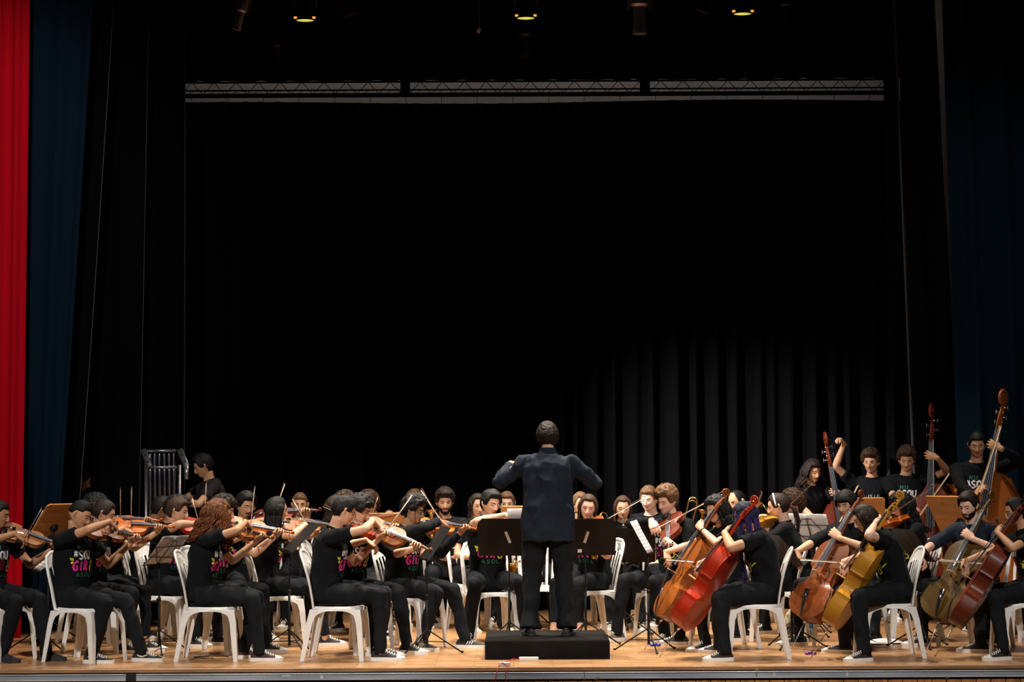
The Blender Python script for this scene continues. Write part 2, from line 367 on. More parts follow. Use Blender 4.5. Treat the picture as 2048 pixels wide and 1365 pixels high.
def shoe(parent, ank, yaw, pitch, kind, side, s=1.0):
    M = Matrix.Translation((ank.x, ank.y, ank.z - .085)) @ Matrix.Rotation(R(yaw), 4, 'Z') @ Matrix.Rotation(R(pitch), 4, 'X')
    s = s * .97
    up = {'canvas': shoe_black, 'wine': shoe_wine, 'skate': shoe_black, 'taupe': shoe_brown, 'dress': sole_dark, 'sneaker': shoe_black, 'sandal': sole_dark, 'slip': shoe_black, 'stripe': shoe_black}[kind]
    prof = [(.075, .022, .050), (.066, .031, .070), (.040, .034, .088), (.005, .035, .092), (-.035, .038, .082), (-.070, .043, .066), (-.110, .047, .054), (-.150, .045, .046), (-.180, .034, .038), (-.195, .017, .028)]
    mb = MB(); n = 14; rs = []
    for y, w, h in prof:
        r = []
        for a in range(n):
            t = math.pi * 2 * a / n; c, q = math.cos(t), math.sin(t)
            z = .012 + (h - .012) * max(0, q) ** .8 if q > 0 else .012
            r.append(M @ V((w * c * (1 if q <= 0 else (1 - .35 * q * (1 if y > -.09 else .4))) * s, y * s, z * s)))
        rs.append(r)
    mb.rings(rs)
    me = mb.mesh('shoe'); sh = link('shoe', me, up, parent)
    mb = MB(); pts = []
    for y, w, h in [(.082, .016, 0), (.074, .028, 0), (.045, .037, 0), (0, .037, 0), (-.05, .041, 0), (-.10, .049, 0), (-.145, .049, 0), (-.178, .039, 0), (-.196, .022, 0), (-.203, .006, 0)]: pts.append((w, y))
    poly = [(x * s, y * s) for x, y in pts] + [(-x * s, y * s) for x, y in pts[::-1]]
    mb.prism(poly, 0, (.030 if kind not in ('dress', 'sandal') else .022) * s, M=M)
    so = mb.build('sole', sole_dark if kind in ('dress', 'sneaker', 'sandal') else shoe_white, sh, sharp=40)
    if kind in ('canvas', 'wine'):
        mb = MB(); rs = []
        for y, w, h in [(-.138, .0475, .051), (-.165, .042, .044), (-.185, .031, .036), (-.1985, .013, .024)]:
            rs.append([M @ V((w * math.cos(t) * s, y * s, (.012 + (h + .001 - .012) * max(0, math.sin(t)) ** .8) * s)) for t in [math.pi * a / 9 for a in range(10)]] + [M @ V((0, y * s, .012 * s))])
        mb.rings(rs); mb.build('toe_cap', shoe_white, sh)
    if kind in ('canvas', 'wine', 'taupe', 'skate'):
        mb = MB()
        for i in range(5):
            y = -.045 - i * .020; h = .083 - i * .0075
            for q in (1, -1):
                mb.tube([M @ V((q * .024 * s, y * s, (h - .014) * s)), M @ V((0, (y - .008) * s, (h + .001) * s)), M @ V((-q * .024 * s, (y - .016) * s, (h - .018) * s))], .0027, 5)
        if kind in ('canvas', 'wine'):
            for q in (1, -1): mb.tube([M @ V((0, -.04 * s, .088 * s)), M @ V((q * .022 * s, -.052 * s, .094 * s)), M @ V((q * .034 * s, -.05 * s, .07 * s))], .0027, 5)
        mb.build('laces', lace_w if kind != 'wine' else lace_w, sh)
    if kind == 'stripe':
        for i in range(3):
            for q in (1, -1):
                mb = MB(); y = -.03 - .022 * i; mb.tube([M @ V((q * .0415 * s, y * s, .034 * s)), M @ V((q * .034 * s, (y - .012) * s, .062 * s))], .0035, 5); mb.build('stripe', shoe_white, sh)
    if kind == 'skate':
        for q in (1, -1):
            mb = MB(); pts = [(.02, .060), (.0, .046), (-.03, .043), (-.075, .058)]
            mb.tube([M @ V((q * .0405 * s, y * s, z * s)) for y, z in pts], [.002, .007, .006, .0015], 6); mb.build('side_mark', shoe_white, sh)
    return sh

def caster(me):
    return BVHTree.FromPolygons([v.co.copy() for v in me.vertices], [tuple(p.vertices) for p in me.polygons])

def feature(bvh, H, pts, faces, off, m=0, mb=None):
    """lay 2-D head-space points (x, z) on the face, cast from the front"""
    d = (H.to_3x3() @ V((0, 1, 0))).normalized(); vs = []
    for p in pts:
        x, z = p[0], p[1]; o = off if len(p) < 3 else p[2]
        src = H @ V((x, -.2, z)); hit = bvh.ray_cast(src, d, .3)
        q = hit[0] if hit[0] is not None else H @ V((x, -.06, z))
        vs.append(q - d * o)
    mb.add(vs, faces, m)
def disc_pts(cx, cz, rx, rz, off, n=12, pw=1.0, tilt=0, dome=0):
    pts = [(cx, cz, off + dome)]
    for a in range(n):
        c, q = math.cos(2 * math.pi * a / n), math.sin(2 * math.pi * a / n)
        x = rx * c; z = rz * math.copysign(abs(q) ** pw, q) * (1 - .25 * c * c)
        pts.append((cx + x, cz + z + x * tilt, off))
    return pts, [(0, 1 + a, 1 + (a + 1) % n) for a in range(n)]
def strip_pts(cl, ws, off):
    pts = []; fs = []
    for i, (x, z) in enumerate(cl):
        a = cl[max(0, i - 1)]; b = cl[min(len(cl) - 1, i + 1)]; t = V((b[0] - a[0], b[1] - a[1])).normalized(); w = ws[i]
        pts += [(x - t.y * w, z + t.x * w, off), (x + t.y * w, z - t.x * w, off)]
        if i: fs.append((2 * i - 2, 2 * i - 1, 2 * i + 1, 2 * i))
    return pts, fs

def face(P, f, body, bvh):
    H = f.H; t = P['tone']; down = P.get('eyes', 'down')
    for sx in (-1, 1):
        mb = MB()
        open_ = .0046 if down == 'open' else .0030
        cz = .000 if down == 'open' else -.0015
        p, q = disc_pts(sx * .031, cz, .0135, open_, .0008); feature(bvh, H, p, q, 0, 0, mb)
        p, q = disc_pts(sx * .031 + P.get('gaze', 0), cz - (0 if down == 'open' else .0008), .0052, open_ * .98, .0018, 10); feature(bvh, H, p, q, 0, 1, mb)
        cl = [(sx * (.031 + dx), cz + open_ * (1 - (dx / .0155) ** 2) * 1.05 + .0004) for dx in (-.0150, -.009, -.003, .003, .009, .0155)]
        p, q = strip_pts(cl, [.0008, .0019, .0024, .0024, .0021, .0009], .0024); feature(bvh, H, p, q, 0, 2, mb)
        mb.build('eye', [eye_white, iris_m, lash_m], body)
        mb = MB()
        cl = [(sx * x, z) for x, z in ((.012, .0175), (.020, .0205), (.030, .0225), (.039, .0215), (.047, .0165))]
        p, q = strip_pts(cl, [.0022, .0038, .0038, .0030, .0012] if not P.get('f') else [.0015, .0027, .0027, .0021, .001], .0022); feature(bvh, H, p, q, 0, 0, mb)
        mb.build('eyebrow', hairm(P.get('brow', 'dark')), body)
    mb = MB()
    p, q = strip_pts([(x, -.0605 + .0012 * (1 - (x / .023) ** 2)) for x in (-.0235, -.015, -.006, .006, .015, .0235)], [.0008, .0028, .0040, .0040, .0028, .0008], .0015); feature(bvh, H, p, q, 0, 0, mb)
    p, q = strip_pts([(x, -.0685) for x in (-.018, -.011, -.004, .004, .011, .018)], [.0008, .0032, .0042, .0042, .0032, .0008], .0020); feature(bvh, H, p, q, 0, 0, mb)
    p, q = strip_pts([(x, -.0650 + .001 * abs(x) / .02) for x in (-.0225, -.012, 0, .012, .0225)], [.0005, .0011, .0012, .0011, .0005], .0030); feature(bvh, H, p, q, 0, 1, mb)
    mb.build('mouth', [lipm(t), lash_m], body)
    if P.get('beard'):
        bd = P['beard']; mb = MB(); n = 26; k = 12
        for zone in (('b', 'm') if bd == 'full' else ('m', 'g')):
            vs = []; fs = []
            if zone == 'b':
                for i in range(k + 1):
                    for a in range(n + 1):
                        az = -math.pi / 2 + (a / n - .5) * 2.9; e = i / k
                        edge = abs(a / n - .5) * 2
                        top = -.30 - .28 * (1 - edge) ** 1.5 if edge < .9 else .0
                        z = top + (-.97 - top) * e; c = math.sqrt(1 - z * z)
                        u = (c * math.cos(az), c * math.sin(az), z); h = head_pt(u, P.get('fat', 0))
                        o = .0075 * min(1, e * 5) * (1 + .3 * noise.noise(h * 120)) - .001
                        if abs(h.x) < .026 and h.z > -.078: o = -.006
                        vs.append(H @ (h + V(u) * o))
                fs = [(i * (n + 1) + a, i * (n + 1) + a + 1, (i + 1) * (n + 1) + a + 1, (i + 1) * (n + 1) + a) for i in range(k) for a in range(n)]
                mb.add(vs, fs)
            elif zone == 'm':
                cl = [(-.030, -.062), (-.022, -.054), (-.012, -.0495), (0, -.051), (.012, -.0495), (.022, -.054), (.030, -.062)]
                p, q = strip_pts(cl, [.003, .0036, .0038, .0030, .0038, .0036, .003], .0035); feature(bvh, H, p, q, 0, 0, mb)
            elif zone == 'g':
                p, q = disc_pts(0, -.086, .012, .006, .0025); feature(bvh, H, p, q, 0, 0, mb)
        mb.build('beard', hairm(P.get('brow', 'dark')), body)
    if P.get('glasses'):
        mb = MB(); thick = P['glasses'] == 'dark'; r = .0017 if thick else .0009; hh = .017 if thick else .0145
        for sx in (-1, 1):
            ring = [H @ V((sx * .033 + .0225 * math.copysign(abs(math.cos(a)) ** .7, math.cos(a)), -.103 + .006 * abs(math.cos(a)) * (1 if math.cos(a) * sx > 0 else -.3), .000 + hh * math.copysign(abs(math.sin(a)) ** .8, math.sin(a)))) for a in [2 * math.pi * i / 18 for i in range(18)]]
            mb.tube(ring, r, 6, close=True, caps=False)
            mb.tube([H @ V((sx * .0555, -.097, .004)), H @ V((sx * .077, -.070, .006)), H @ V((sx * .0795, -.02, .006)), H @ V((sx * .080, .006, .002))], r, 6)
        mb.tube([H @ V((-.011, -.103, .003)), H @ V((0, -.106, .006)), H @ V((.011, -.103, .003))], r, 6)
        g = mb.build('glasses', gl_dark if thick else gl_metal, body)
        for sx in (-1, 1):
            mb = MB(); p = [H @ V((sx * .033 + .0222 * math.copysign(abs(math.cos(a)) ** .7, math.cos(a)), -.103 + .006 * abs(math.cos(a)) * (1 if math.cos(a) * sx > 0 else -.3), hh * .98 * math.copysign(abs(math.sin(a)) ** .8, math.sin(a)))) for a in [2 * math.pi * i / 18 for i in range(18)]]
            mb.add(p, [tuple(range(18))]); mb.build('lens', lens_m, g)

def hair(P, f, body, seed):
    H = f.H; st = P['hair']; col = P.get('hc', 'dark'); rnd = random.Random(seed); fat = P.get('fat', 0)
    # top, side, back thickness, curl amplitude, curl frequency, front hairline, back hairline, side hairline
    D = {'fade': (.020, .003, .004, .002, 90, .058, -.012, .030), 'short': (.020, .010, .012, .003, 70, .060, -.060, -.006),
         'neat': (.030, .009, .012, .004, 40, .062, -.060, -.004), 'curlytop': (.045, .014, .020, .013, 55, .058, -.055, .002),
         'afro': (.050, .032, .040, .010, 60, .052, -.070, -.020), 'curly': (.040, .026, .034, .012, 48, .050, -.085, -.015),
         'long': (.016, .014, .018, .002, 40, .070, -.095, -.045), 'pony': (.016, .011, .014, .0015, 50, .066, -.070, -.010), 'bald': (.003, .004, .006, .001, 60, .095, -.055, .000),
         'longcurly': (.030, .030, .030, .008, 50, .060, -.095, -.045), 'quiff': (.052, .012, .016, .010, 38, .060, -.055, .000), 'braids': (.020, .016, .018, .004, 60, .064, -.095, -.045), 'bowl': (.030, .022, .022, .003, 40, .035, -.070, -.018), 'thin': (.012, .018, .026, .009, 60, .058, -.088, -.002), 'swept': (.034, .012, .014, .006, 30, .062, -.065, -.010)}[st]
    tt, ts, tb, ca, cf, hf, hb, hs = D
    n, k = 72, 44; mb = MB(); rs = []
    for i in range(k):
        th = math.pi * .5 * 1.75 * i / (k - 1) + .02; z = math.cos(th); s_ = math.sin(th); ring = []
        for a in range(n):
            az = 2 * math.pi * a / n; u = V((s_ * math.cos(az), s_ * math.sin(az), z)); h = head_pt(u, fat)
            fr = max(0, -u.y) / max(.15, math.hypot(u.x, u.y)); bk = max(0, u.y) / max(.15, math.hypot(u.x, u.y)); sd = 1 - max(fr, bk) ** 2
            fr2 = sstep(.35, .75, fr); bk2 = sstep(.1, .5, bk)
            line = hf * fr2 + hb * bk2 + hs * (1 - fr2) * (1 - bk2)
            wob = .004 * noise.noise(u * 9)
            m = sstep(line - .006, line + .010, h.z + wob)
            up = max(0, u.z)
            th_ = tt * up ** .8 + (1 - up ** .8) * (ts * (1 - bk) + tb * bk)
            if st in ('quiff', 'curlytop', 'swept') and u.z > .2: th_ += .016 * max(0, -u.y) * m
            if st == 'neat' and u.z > .4: th_ += .008 * max(0, -u.y)
            r = noise.noise(h * cf + V((seed, 0, 0))); r2 = noise.noise(h * cf * 2.1 + V((seed, 5, 0)))
            r = (1 - 2 * abs(r)) * 1.0 + .5 * r2 if ca > .006 else r
            th_ += ca * r * (1 if ts > .012 or up > .35 else .3)
            p = h + u * (th_ * m - .007 * (1 - m))
            ring.append(H @ p)
        rs.append(ring)
    mb.rings(rs, caps=True)
    if ca > .008:                                     # loose curls
        for j in range({'afro': 240, 'curly': 260, 'curlytop': 170, 'quiff': 120, 'longcurly': 160}.get(st, 120)):
            az = rnd.uniform(0, 2 * math.pi); z = rnd.uniform(.05 if st in ('curlytop', 'quiff') else -.5, 1); s_ = math.sqrt(1 - z * z)
            u = V((s_ * math.cos(az), s_ * math.sin(az), z)); h = head_pt(u, fat)
            if u.y < -.05 and h.z < hf: continue
            if abs(u.y) < .5 and h.z < hs + .01: continue
            t = (tt * max(0, z) + ts * (1 - max(0, z))) * rnd.uniform(.9, 1.25); c = h + u * t
            a1 = u.orthogonal().normalized(); a2 = u.cross(a1); ph = rnd.uniform(0, 6); cr = rnd.uniform(.006, .011)
            mb.tube([H @ (c + a1 * (math.cos(ph + q) * cr) + a2 * (math.sin(ph + q) * cr) + u * (q * .0018 - .004)) for q in (0, 1.1, 2.2, 3.3, 4.4, 5.5)], [.0022, .003, .003, .003, .0026, .001], 4)
    hm = hairm(col)
    o = mb.build('hair', hm, body)
    # hanging hair
    if st in ('long', 'longcurly', 'braids', 'pony') or P.get('tail'):
        L = P.get('hl', .38); mb = MB(); Hi = H.to_3x3().normalized(); down = V((0, 0, -1)); bdir = (H.to_3x3() @ V((0, 1, 0))).normalized(); bdir.z = 0; bdir.normalize()
        if st in ('long', 'longcurly', 'braids'):
            N = {'long': 150, 'longcurly': 170, 'braids': 70}[st]
            for j in range(N):
                az = rnd.uniform(-.42, math.pi + .42); s_ = rnd.uniform(.72, .99); z0 = math.sqrt(1 - s_ * s_)
                if P.get('veil'): az = rnd.uniform(-.95, math.pi + .95)
                u = V((s_ * math.cos(az), s_ * math.sin(az), z0))
                wide = {'long': .012, 'longcurly': P.get('vol', .045), 'braids': .014}[st]
                wav = {'long': .004, 'longcurly': .012, 'braids': .003}[st]
                l = L * rnd.uniform(.82, 1.05); ph = rnd.uniform(0, 6); pts = []; rr = []
                q0 = None; M_ = 14
                for i in range(M_):
                    e = i / (M_ - 1)
                    if e < .3:
                        zz = z0 * (1 - e / .3) - .75 * (e / .3); ss = math.sqrt(max(.05, 1 - zz * zz)); uu = V((ss * math.cos(az), ss * math.sin(az), zz))
                        hh = head_pt(uu, fat); pl = V((hh.x, max(hh.y, .015 if abs(uu.y) < .8 or uu.y > 0 else hh.y), hh.z))
                        outw = V((u.x, u.y, 0)).normalized(); p = H @ (V((0, 0, 0)) + hh + outw * (ts * .7 + wide * (e / .3) * rnd.uniform(.5, 1.1)))
                        q0 = p
                    else:
                        ee = (e - .3) / .7
                        outl = (Hi @ V((u.x, u.y, 0)).normalized()); outl.z = 0
                        p = q0 + down * (l * ee) + outl * (wide * .8 * math.sin(ee * 2.2)) + bdir * (.035 * ee)
                        if P.get('gather'): p = p.lerp(f.nb + bdir * .12 + down * (l * ee * .9), .45 * min(1, ee * 2))
                    w_ = wav * min(1, e * 3) * (.6 + .8 * ((j * 7) % 10) / 10); fq_ = 1.2 + 1.3 * ((j * 13) % 10) / 10
                    if p.z < f.nb.z + .02:          # keep the hair outside the back and shoulders
                        tt_ = max(0, min(.99, (p.z - f.hip.z) / max(.1, f.nb.z - f.hip.z))); c_, _u = f.spine(tt_); k_ = sstep(.02, -.10, p.z - f.nb.z)
                        dd_ = (p - c_).dot(-f.fw); need = (.10 + .05 * sstep(0, -.15, p.z - f.nb.z)) * f.s + rnd.uniform(0, .03)
                        if u.y > -.25:
                            if dd_ < need: p = p - f.fw * (min(.09, need - dd_) * k_)
                        elif -dd_ < need: p = p + f.fw * (min(.09, need + dd_) * k_)
                    p = p + V((math.sin(ph + i * fq_) * w_, math.cos(ph * 1.3 + i * fq_) * w_, 0))
                    pts.append(p); rr.append({'long': .0075, 'longcurly': .0065, 'braids': .0050}[st] * (1 - .55 * e ** 3))
                mb.tube(pts, rr, 5)
        if st == 'pony' or P.get('tail'):
            b0 = H @ V((0, .108, .035 if P.get('tail') != 'low' else -.045)); kind = P.get('tail', 'curly')
            N = 60 if kind == 'curly' else 26
            for j in range(N):
                ph = rnd.uniform(0, 6); l = L * rnd.uniform(.7, 1.05); sp = (.05 if kind == 'curly' else .014); dx = rnd.gauss(0, sp * .6); dy = rnd.gauss(0, sp * .6); pts = []
                for i in range(10):
                    e = i / 9; w_ = .009 if kind == 'curly' else .004
                    pts.append(b0 + bdir * (.06 * math.sin(min(1, e * 1.6) * 1.6) + dy * min(1, e * 3)) + V((dx * min(1, e * 3) + math.sin(ph + i * 2) * w_, math.cos(ph + i * 2) * w_, .03 * math.sin(min(1, e * 3) * 3.1) - l * e ** 1.2)))
                mb.tube(pts, [.0062 * (1 - .6 * i / 9) for i in range(10)], 5)
            if kind == 'low':                            # plait
                pass
        hh2 = mb.build('hair_length', hairm(P.get('hc2', col)), o)
    if P.get('headband'):
        mb = MB(); pts = [H @ (head_pt((math.cos(a) * .98, -.16, math.sin(a))) * 1.0 + V((math.cos(a), -.1, math.sin(a))) * .018) for a in [math.pi * (.02 + .96 * i / 16) for i in range(17)]]
        mb.tube(pts, (.003, .008), 6, up=H.to_3x3() @ V((0, 1, 0))); mb.build('headband', paper_m, o)
    return o

# hand-drawn shirt lettering: strokes as (x, z) polylines in units of the letter box
GL = {'#': [[(.3, 1), (.2, 0)], [(.75, 1), (.65, 0)], [(0, .68), (1, .72)], [(0, .3), (.95, .34)]], 'S': [[(.9, .85), (.55, 1), (.15, .8), (.3, .55), (.75, .42), (.85, .15), (.45, 0), (.05, .12)]],
      'O': [[(.5, 1), (.12, .8), (.08, .3), (.4, 0), (.8, .12), (.92, .6), (.75, .92), (.5, 1)]], 'U': [[(.1, 1), (.1, .3), (.35, 0), (.7, .05), (.88, .35), (.9, 1)]],
      'G': [[(.9, .85), (.55, 1), (.15, .75), (.1, .3), (.4, 0), (.85, .12), (.88, .45), (.5, .45)]], 'I': [[(.5, 1), (.5, 0)]], 'R': [[(.12, 0), (.12, 1), (.7, .95), (.75, .62), (.15, .48), (.85, 0)]],
      'A': [[(.05, 0), (.45, 1), (.9, 0)], [(.2, .35), (.75, .35)]], 'L': [[(.15, 1), (.15, 0), (.8, .03)]], 'M': [[(.05, 0), (.15, 1), (.5, .35), (.85, 1), (.95, 0)]], 'N': [[(.1, 0), (.12, 1), (.85, 0), (.88, 1)]],
      'E': [[(.85, 1), (.12, 1), (.12, 0), (.88, 0)], [(.12, .5), (.7, .5)]], 'W': [[(.02, 1), (.25, 0), (.5, .7), (.75, 0), (.98, 1)]]}
def shirt_print(shirt, f, P):
    if P.get('print', 1) == 0: return
    bv = caster(shirt.data); c, u = f.spine(.50); fw = f.fw; lx = f.lx; up = (u - fw * u.dot(fw)).normalized(); mb = MB()
    kind = P.get('print', 1)
    def put(x, z):
        src = c + lx * x + up * z + fw * .4; h = bv.ray_cast(src, -fw, .7)
        return (h[0] + fw * .0035) if h[0] is not None else None
    def stroke(pl, w, m):
        P2 = []
        for a, b in zip(pl[:-1], pl[1:]):
            a, b = V(a), V(b); k = max(1, int((b - a).length / .011))
            P2 += [a.lerp(b, i / k) for i in range(k)]
        P2.append(V(pl[-1])); vs = []; fs = []; ok = True
        for i, p in enumerate(P2):
            t = P2[min(i + 1, len(P2) - 1)] - P2[max(0, i - 1)]; t.normalize(); nn = V((-t.y, t.x)) * w
            q = [put(p.x + nn.x, p.y + nn.y), put(p.x, p.y), put(p.x - nn.x, p.y - nn.y)]
            if None in q: return
            vs += q
            if i: o = 3 * i; fs += [(o - 3, o - 2, o + 1, o), (o - 2, o - 1, o + 2, o + 1)]
        mb.add(vs, fs, m)
    def word(txt, x0, z0, w, h, th, m, gap=.012):
        x = x0
        for ch in txt:
            for pl in GL[ch]: stroke([(x + p[0] * w, z0 + p[1] * h) for p in pl], th, m)
            x += w + gap
    # viewer reads left to right: from the wearer's right (-x) to left
    if kind == 'back':
        fw = -fw
        for i in range(9):
            z = .13 - i * .034; q = .10 + (i % 3) * .008
            stroke([(-q, z), (-q + .045 + .012 * (i % 4), z + .004)], .0022, 0)
            if i % 2: stroke([(-q + .01, z + .012), (-q + .03, z + .013)], .0018, 0)
    elif kind == 'dark':
        word('MUSIC'.replace('C', 'G'), -.09, .06, .028, .03, .003, 4, .008); 
        mb2 = None
        for i in range(5): stroke([(-.07 + .03 * i, .0), (-.06 + .03 * i, .03), (-.05 + .03 * i, .0)], .003, 4)
    else:
        word('NU', -.085, .135, .030, .034, .004, 3, .014)
        word('#', -.115, .078, .036, .05, .0045, 0); word('SOU', -.07, .058, .042, .066, .008, 0, .009)
        word('GIR', -.115, -.035, .046, .078, .009, 1, .008)
        for q in range(4): stroke([(.075 + .016 * q, .015 - .006 * q), (.082 + .024 * q, .052 - .012 * q)], .0032, 2)
        stroke([(.062, -.01), (.085, .002), (.108, -.012), (.100, -.04), (.072, -.042), (.062, -.01)], .007, 2)
        for q in range(3): stroke([(-.118 - .008 * q, .045), (-.124 - .010 * q, .066)], .003, 2)
        stroke([(-.118, .035), (-.13, .03), (-.125, .018)], .006, 2)
        word('ASOL', -.085, -.085, .032, .034, .0035, 3, .012)
    if mb.v: mb.build('shirt_print', [ink_w, ink_p, ink_y, ink_g, ink_gr], shirt)

NP = [0]
def person(P, x, y, h, z=0, label='', vox=.005):
    """P: pose dict; x, y place of the hips on the floor; h heading (0 faces the hall, 90 faces right)"""
    NP[0] += 1; seed = NP[0]; f = solve(P); s = f.s; tone = P['tone']
    M = place(x, y, z, h); f.M = M
    # arms
    tg = P['arms'](f) if callable(P.get('arms')) else P.get('arms')
    ua, fa = .285 * s, .250 * s; f.arm = []
    for i, (sh, side) in enumerate(((f.shL, 1), (f.shR, -1))):
        W, pole, hd, hn, hk = tg[i]; E, W2 = ik(sh, W, ua, fa, pole); f.arm.append((sh, E, W2, hd, hn, hk, side))
    mb = MB(); ar = P.get('ar', 1.0 if not P.get('f') else .92)
    head_mesh(mb, f.H, P.get('fat', 0))
    hb = f.H @ V((0, .025, -.065))
    mb.tube([f.nb - f.up * .05, f.nb + f.up * .015, f.nb.lerp(hb, .6), hb], [(.066 * s, .060 * s), (.056 * s, .054 * s), (.050 * s * (1 + .3 * P.get('fat', 0)), .052 * s), (.048 * s, .050 * s)], 14)
    mb.tube([f.spine(.8)[0], f.nb - f.up * .03, f.nb + f.up * .01], [(.12 * s, .06 * s), (.10 * s, .055 * s), (.058 * s, .045 * s)], 16, up=f.fw)
    mb.tube([f.hip, f.spine(.4)[0], f.spine(.85)[0]], [.09, .08, .085], 10, dome=True)
    for sh, E, W, hd, hn, hk, side in f.arm:
        mb.tube([f.spine(.84)[0], sh], [.06, .042 * ar], 8, dome=True)
        arm(mb, sh, E, W, ar)
        d = V(hd) if hd is not None else (W - E)
        if hn is None: hn = V((0, 0, -1))
        kk = dict(hk or {}); hand(mb, W, d, hn, side=side, sc=s * (.95 if P.get('f') else 1.0), **kk)
    for hj, kn, an, ty, side, fz in f.legs:
        mb.tube([f.hip + V((side * .03, 0, 0)), hj, kn, an, an - V((0, 0, .03))], [.05, .05, .045, .032, .03][:5], 8, dome=True)
    bm = voxel(mb, vox, 2, 'person')
    body = link('person', bm, skin(tone)); body.matrix_world = M; tag(body, label, 'person', P.get('group'))
    bv = caster(bm); face(P, f, body, bv); hair(P, f, body, seed)
    # shirt
    mb = MB(); slv = P.get('sleeve', 'short'); mb.rings(torso_rings(f, P, P.get('grow', .006), P.get('hem', -.10)))
    q, _ = f.spine(.90)
    for sh, E, W, hd, hn, hk, side in f.arm:
        mb.tube([q, q.lerp(sh, .6) + f.up * .008, sh + f.up * .004], [(.075, .062), (.070, .058), (.064 * ar, .062 * ar)], 12, dome=True)
        if slv == 'short':
            e = sh.lerp(E, .62); mb.tube([sh, sh.lerp(E, .3), e], [.066 * ar, .064 * ar, .062 * ar], 14)
        elif slv == 'rolled':
            e = E.lerp(W, .12); mb.tube([sh, sh.lerp(E, .5), E, e], [.064 * ar, .060 * ar, .056 * ar, .052 * ar], 14)
        elif slv == 'long':
            mb.tube([sh, sh.lerp(E, .4), sh.lerp(E, .85), E], [.066 * ar, .060 * ar, .056 * ar, .053 * ar], 14, dome=True)
            mb.tube([E, E.lerp(W, .4), E.lerp(W, .93)], [.053 * ar, .047 * ar, .036 * ar], 14, dome=False)
    sm = voxel(mb, .010, 2, 'shirt'); wrinkle(sm, P.get('wr', .011), 9, seed, (1, 1, .6))
    shirt = link('shirt', sm, P.get('smat', black_shirt), body)
    mb = MB()                                          # collar band
    c0 = f.spine(.985)[0]; u0 = f.up
    n = 20; rx, ry = .078 * s, .066 * s
    ring = [c0 + f.lx * (math.cos(2 * math.pi * a / n) * rx) + f.fw * (math.sin(2 * math.pi * a / n) * ry) + u0 * (.008 - .012 * max(0, math.sin(2 * math.pi * a / n))) for a in range(n)]
    mb.tube(ring, (.007, .011), 6, close=True, caps=False, up=u0)
    if P.get('collar'): mb.rings([[c0 + (q_ - c0) * k_ + u0 * h_ for q_ in ring] for k_, h_ in ((1.0, .0), (.86, .030), (.80, .052), (.76, .050), (.82, .01))], caps=False)
    mb.build('collar', P.get('smat', black_shirt), shirt)
    shirt_print(shirt, f, P)
    if P.get('trousers', 1):
        mb = MB(); g = P.get('leg', 1.0)
        c1, u1 = f.spine(.10)
        mb.tube([f.hip + V((0, .015, -.045)), f.hip + V((0, .01, 0)), c1], [(.155, .105), (.168, .118), (.150, .108)], 20, up=(0, -1, 0), dome=True)
        for hj, kn, an, ty, side, fz in f.legs:
            hem = an.lerp(kn, P.get('crop', -.08)) if P['pose'] == 'sit' else an - V((0, 0, .03))
            mb.tube([f.hip + V((side * .06, 0, 0)), hj, hj.lerp(kn, .5), kn], [.092 * g, .092 * g, .083 * g, .066 * g], 16, dome=True)
            mb.tube([kn, kn.lerp(hem, .3), kn.lerp(hem, .7), hem], [.066 * g, .062 * g, .052 * g, P.get('hemr', .050) * g], 16)
        pm = voxel(mb, .012, 3, 'trousers'); wrinkle(pm, .013, 10, seed + 40, (1, 1, .6))
        link('trousers', pm, P.get('pmat', black_jeans), body)
    if P.get('shoe', 'canvas'):
        for hj, kn, an, ty, side, fz in f.legs: shoe(body, an, ty, P.get('toe', 0) if fz else 0, P.get('shoe', 'canvas'), side, s)
    if P.get('band'):
        for sh_, E_, W_, hd, hn, hk, side in f.arm:
            if side == P['band']:
                mb = MB(); p = W_.lerp(E_, .13); d_ = (E_ - W_).normalized(); a1 = d_.orthogonal().normalized(); a2 = d_.cross(a1)
                mb.tube([p + a1 * (math.cos(a) * .028) + a2 * (math.sin(a) * .028) for a in [2 * math.pi * i / 14 for i in range(14)]], (.004, .004), 6, close=True, caps=False); mb.build('wristband', ebony, body)
    f.body = body
    f.P = P
    return f
# ------------------------------------------------------------ instruments
OUT = [(0, 0), (.006, .07), (.02, .13), (.045, .185), (.085, .235), (.14, .274), (.20, .29), (.26, .288), (.32, .275), (.365, .263), (.385, .268), (.392, .250), (.405, .215), (.43, .178), (.47, .158), (.51, .155), (.55, .160), (.59, .176), (.62, .200), (.637, .226), (.645, .234), (.66, .226), (.70, .228), (.75, .235), (.80, .236), (.85, .229), (.90, .205), (.94, .170), (.97, .125), (.99, .07), (1, .03)]
def outw(t, kind):
    for (a, wa), (b, wb) in zip(OUT[:-1], OUT[1:]):
        if t <= b:
            w = wa + (wb - wa) * (t - a) / (b - a); break
    else: w = OUT[-1][1]
    if kind == 'bass' and t > .66: w = .050 + .178 * math.cos(min(1, (t - .66) / .34) * math.pi / 2) ** 1.15
    return w
SPEC = {'violin': dict(L=.355, rib=.031, arch=.016, neck=.132, fb=(.021, .012), fbl=.27, peg=.085, edge=.0035, sr=.013),
        'viola': dict(L=.405, rib=.036, arch=.018, neck=.145, fb=(.023, .0135), fbl=.30, peg=.095, edge=.004, sr=.0145),
        'cello': dict(L=.755, rib=.118, arch=.028, neck=.275, fb=(.031, .017), fbl=.58, peg=.165, edge=.005, sr=.028),
        'bass': dict(L=1.12, rib=.20, arch=.035, neck=.44, fb=(.046, .024), fbl=.86, peg=.27, edge=.007, sr=.062)}
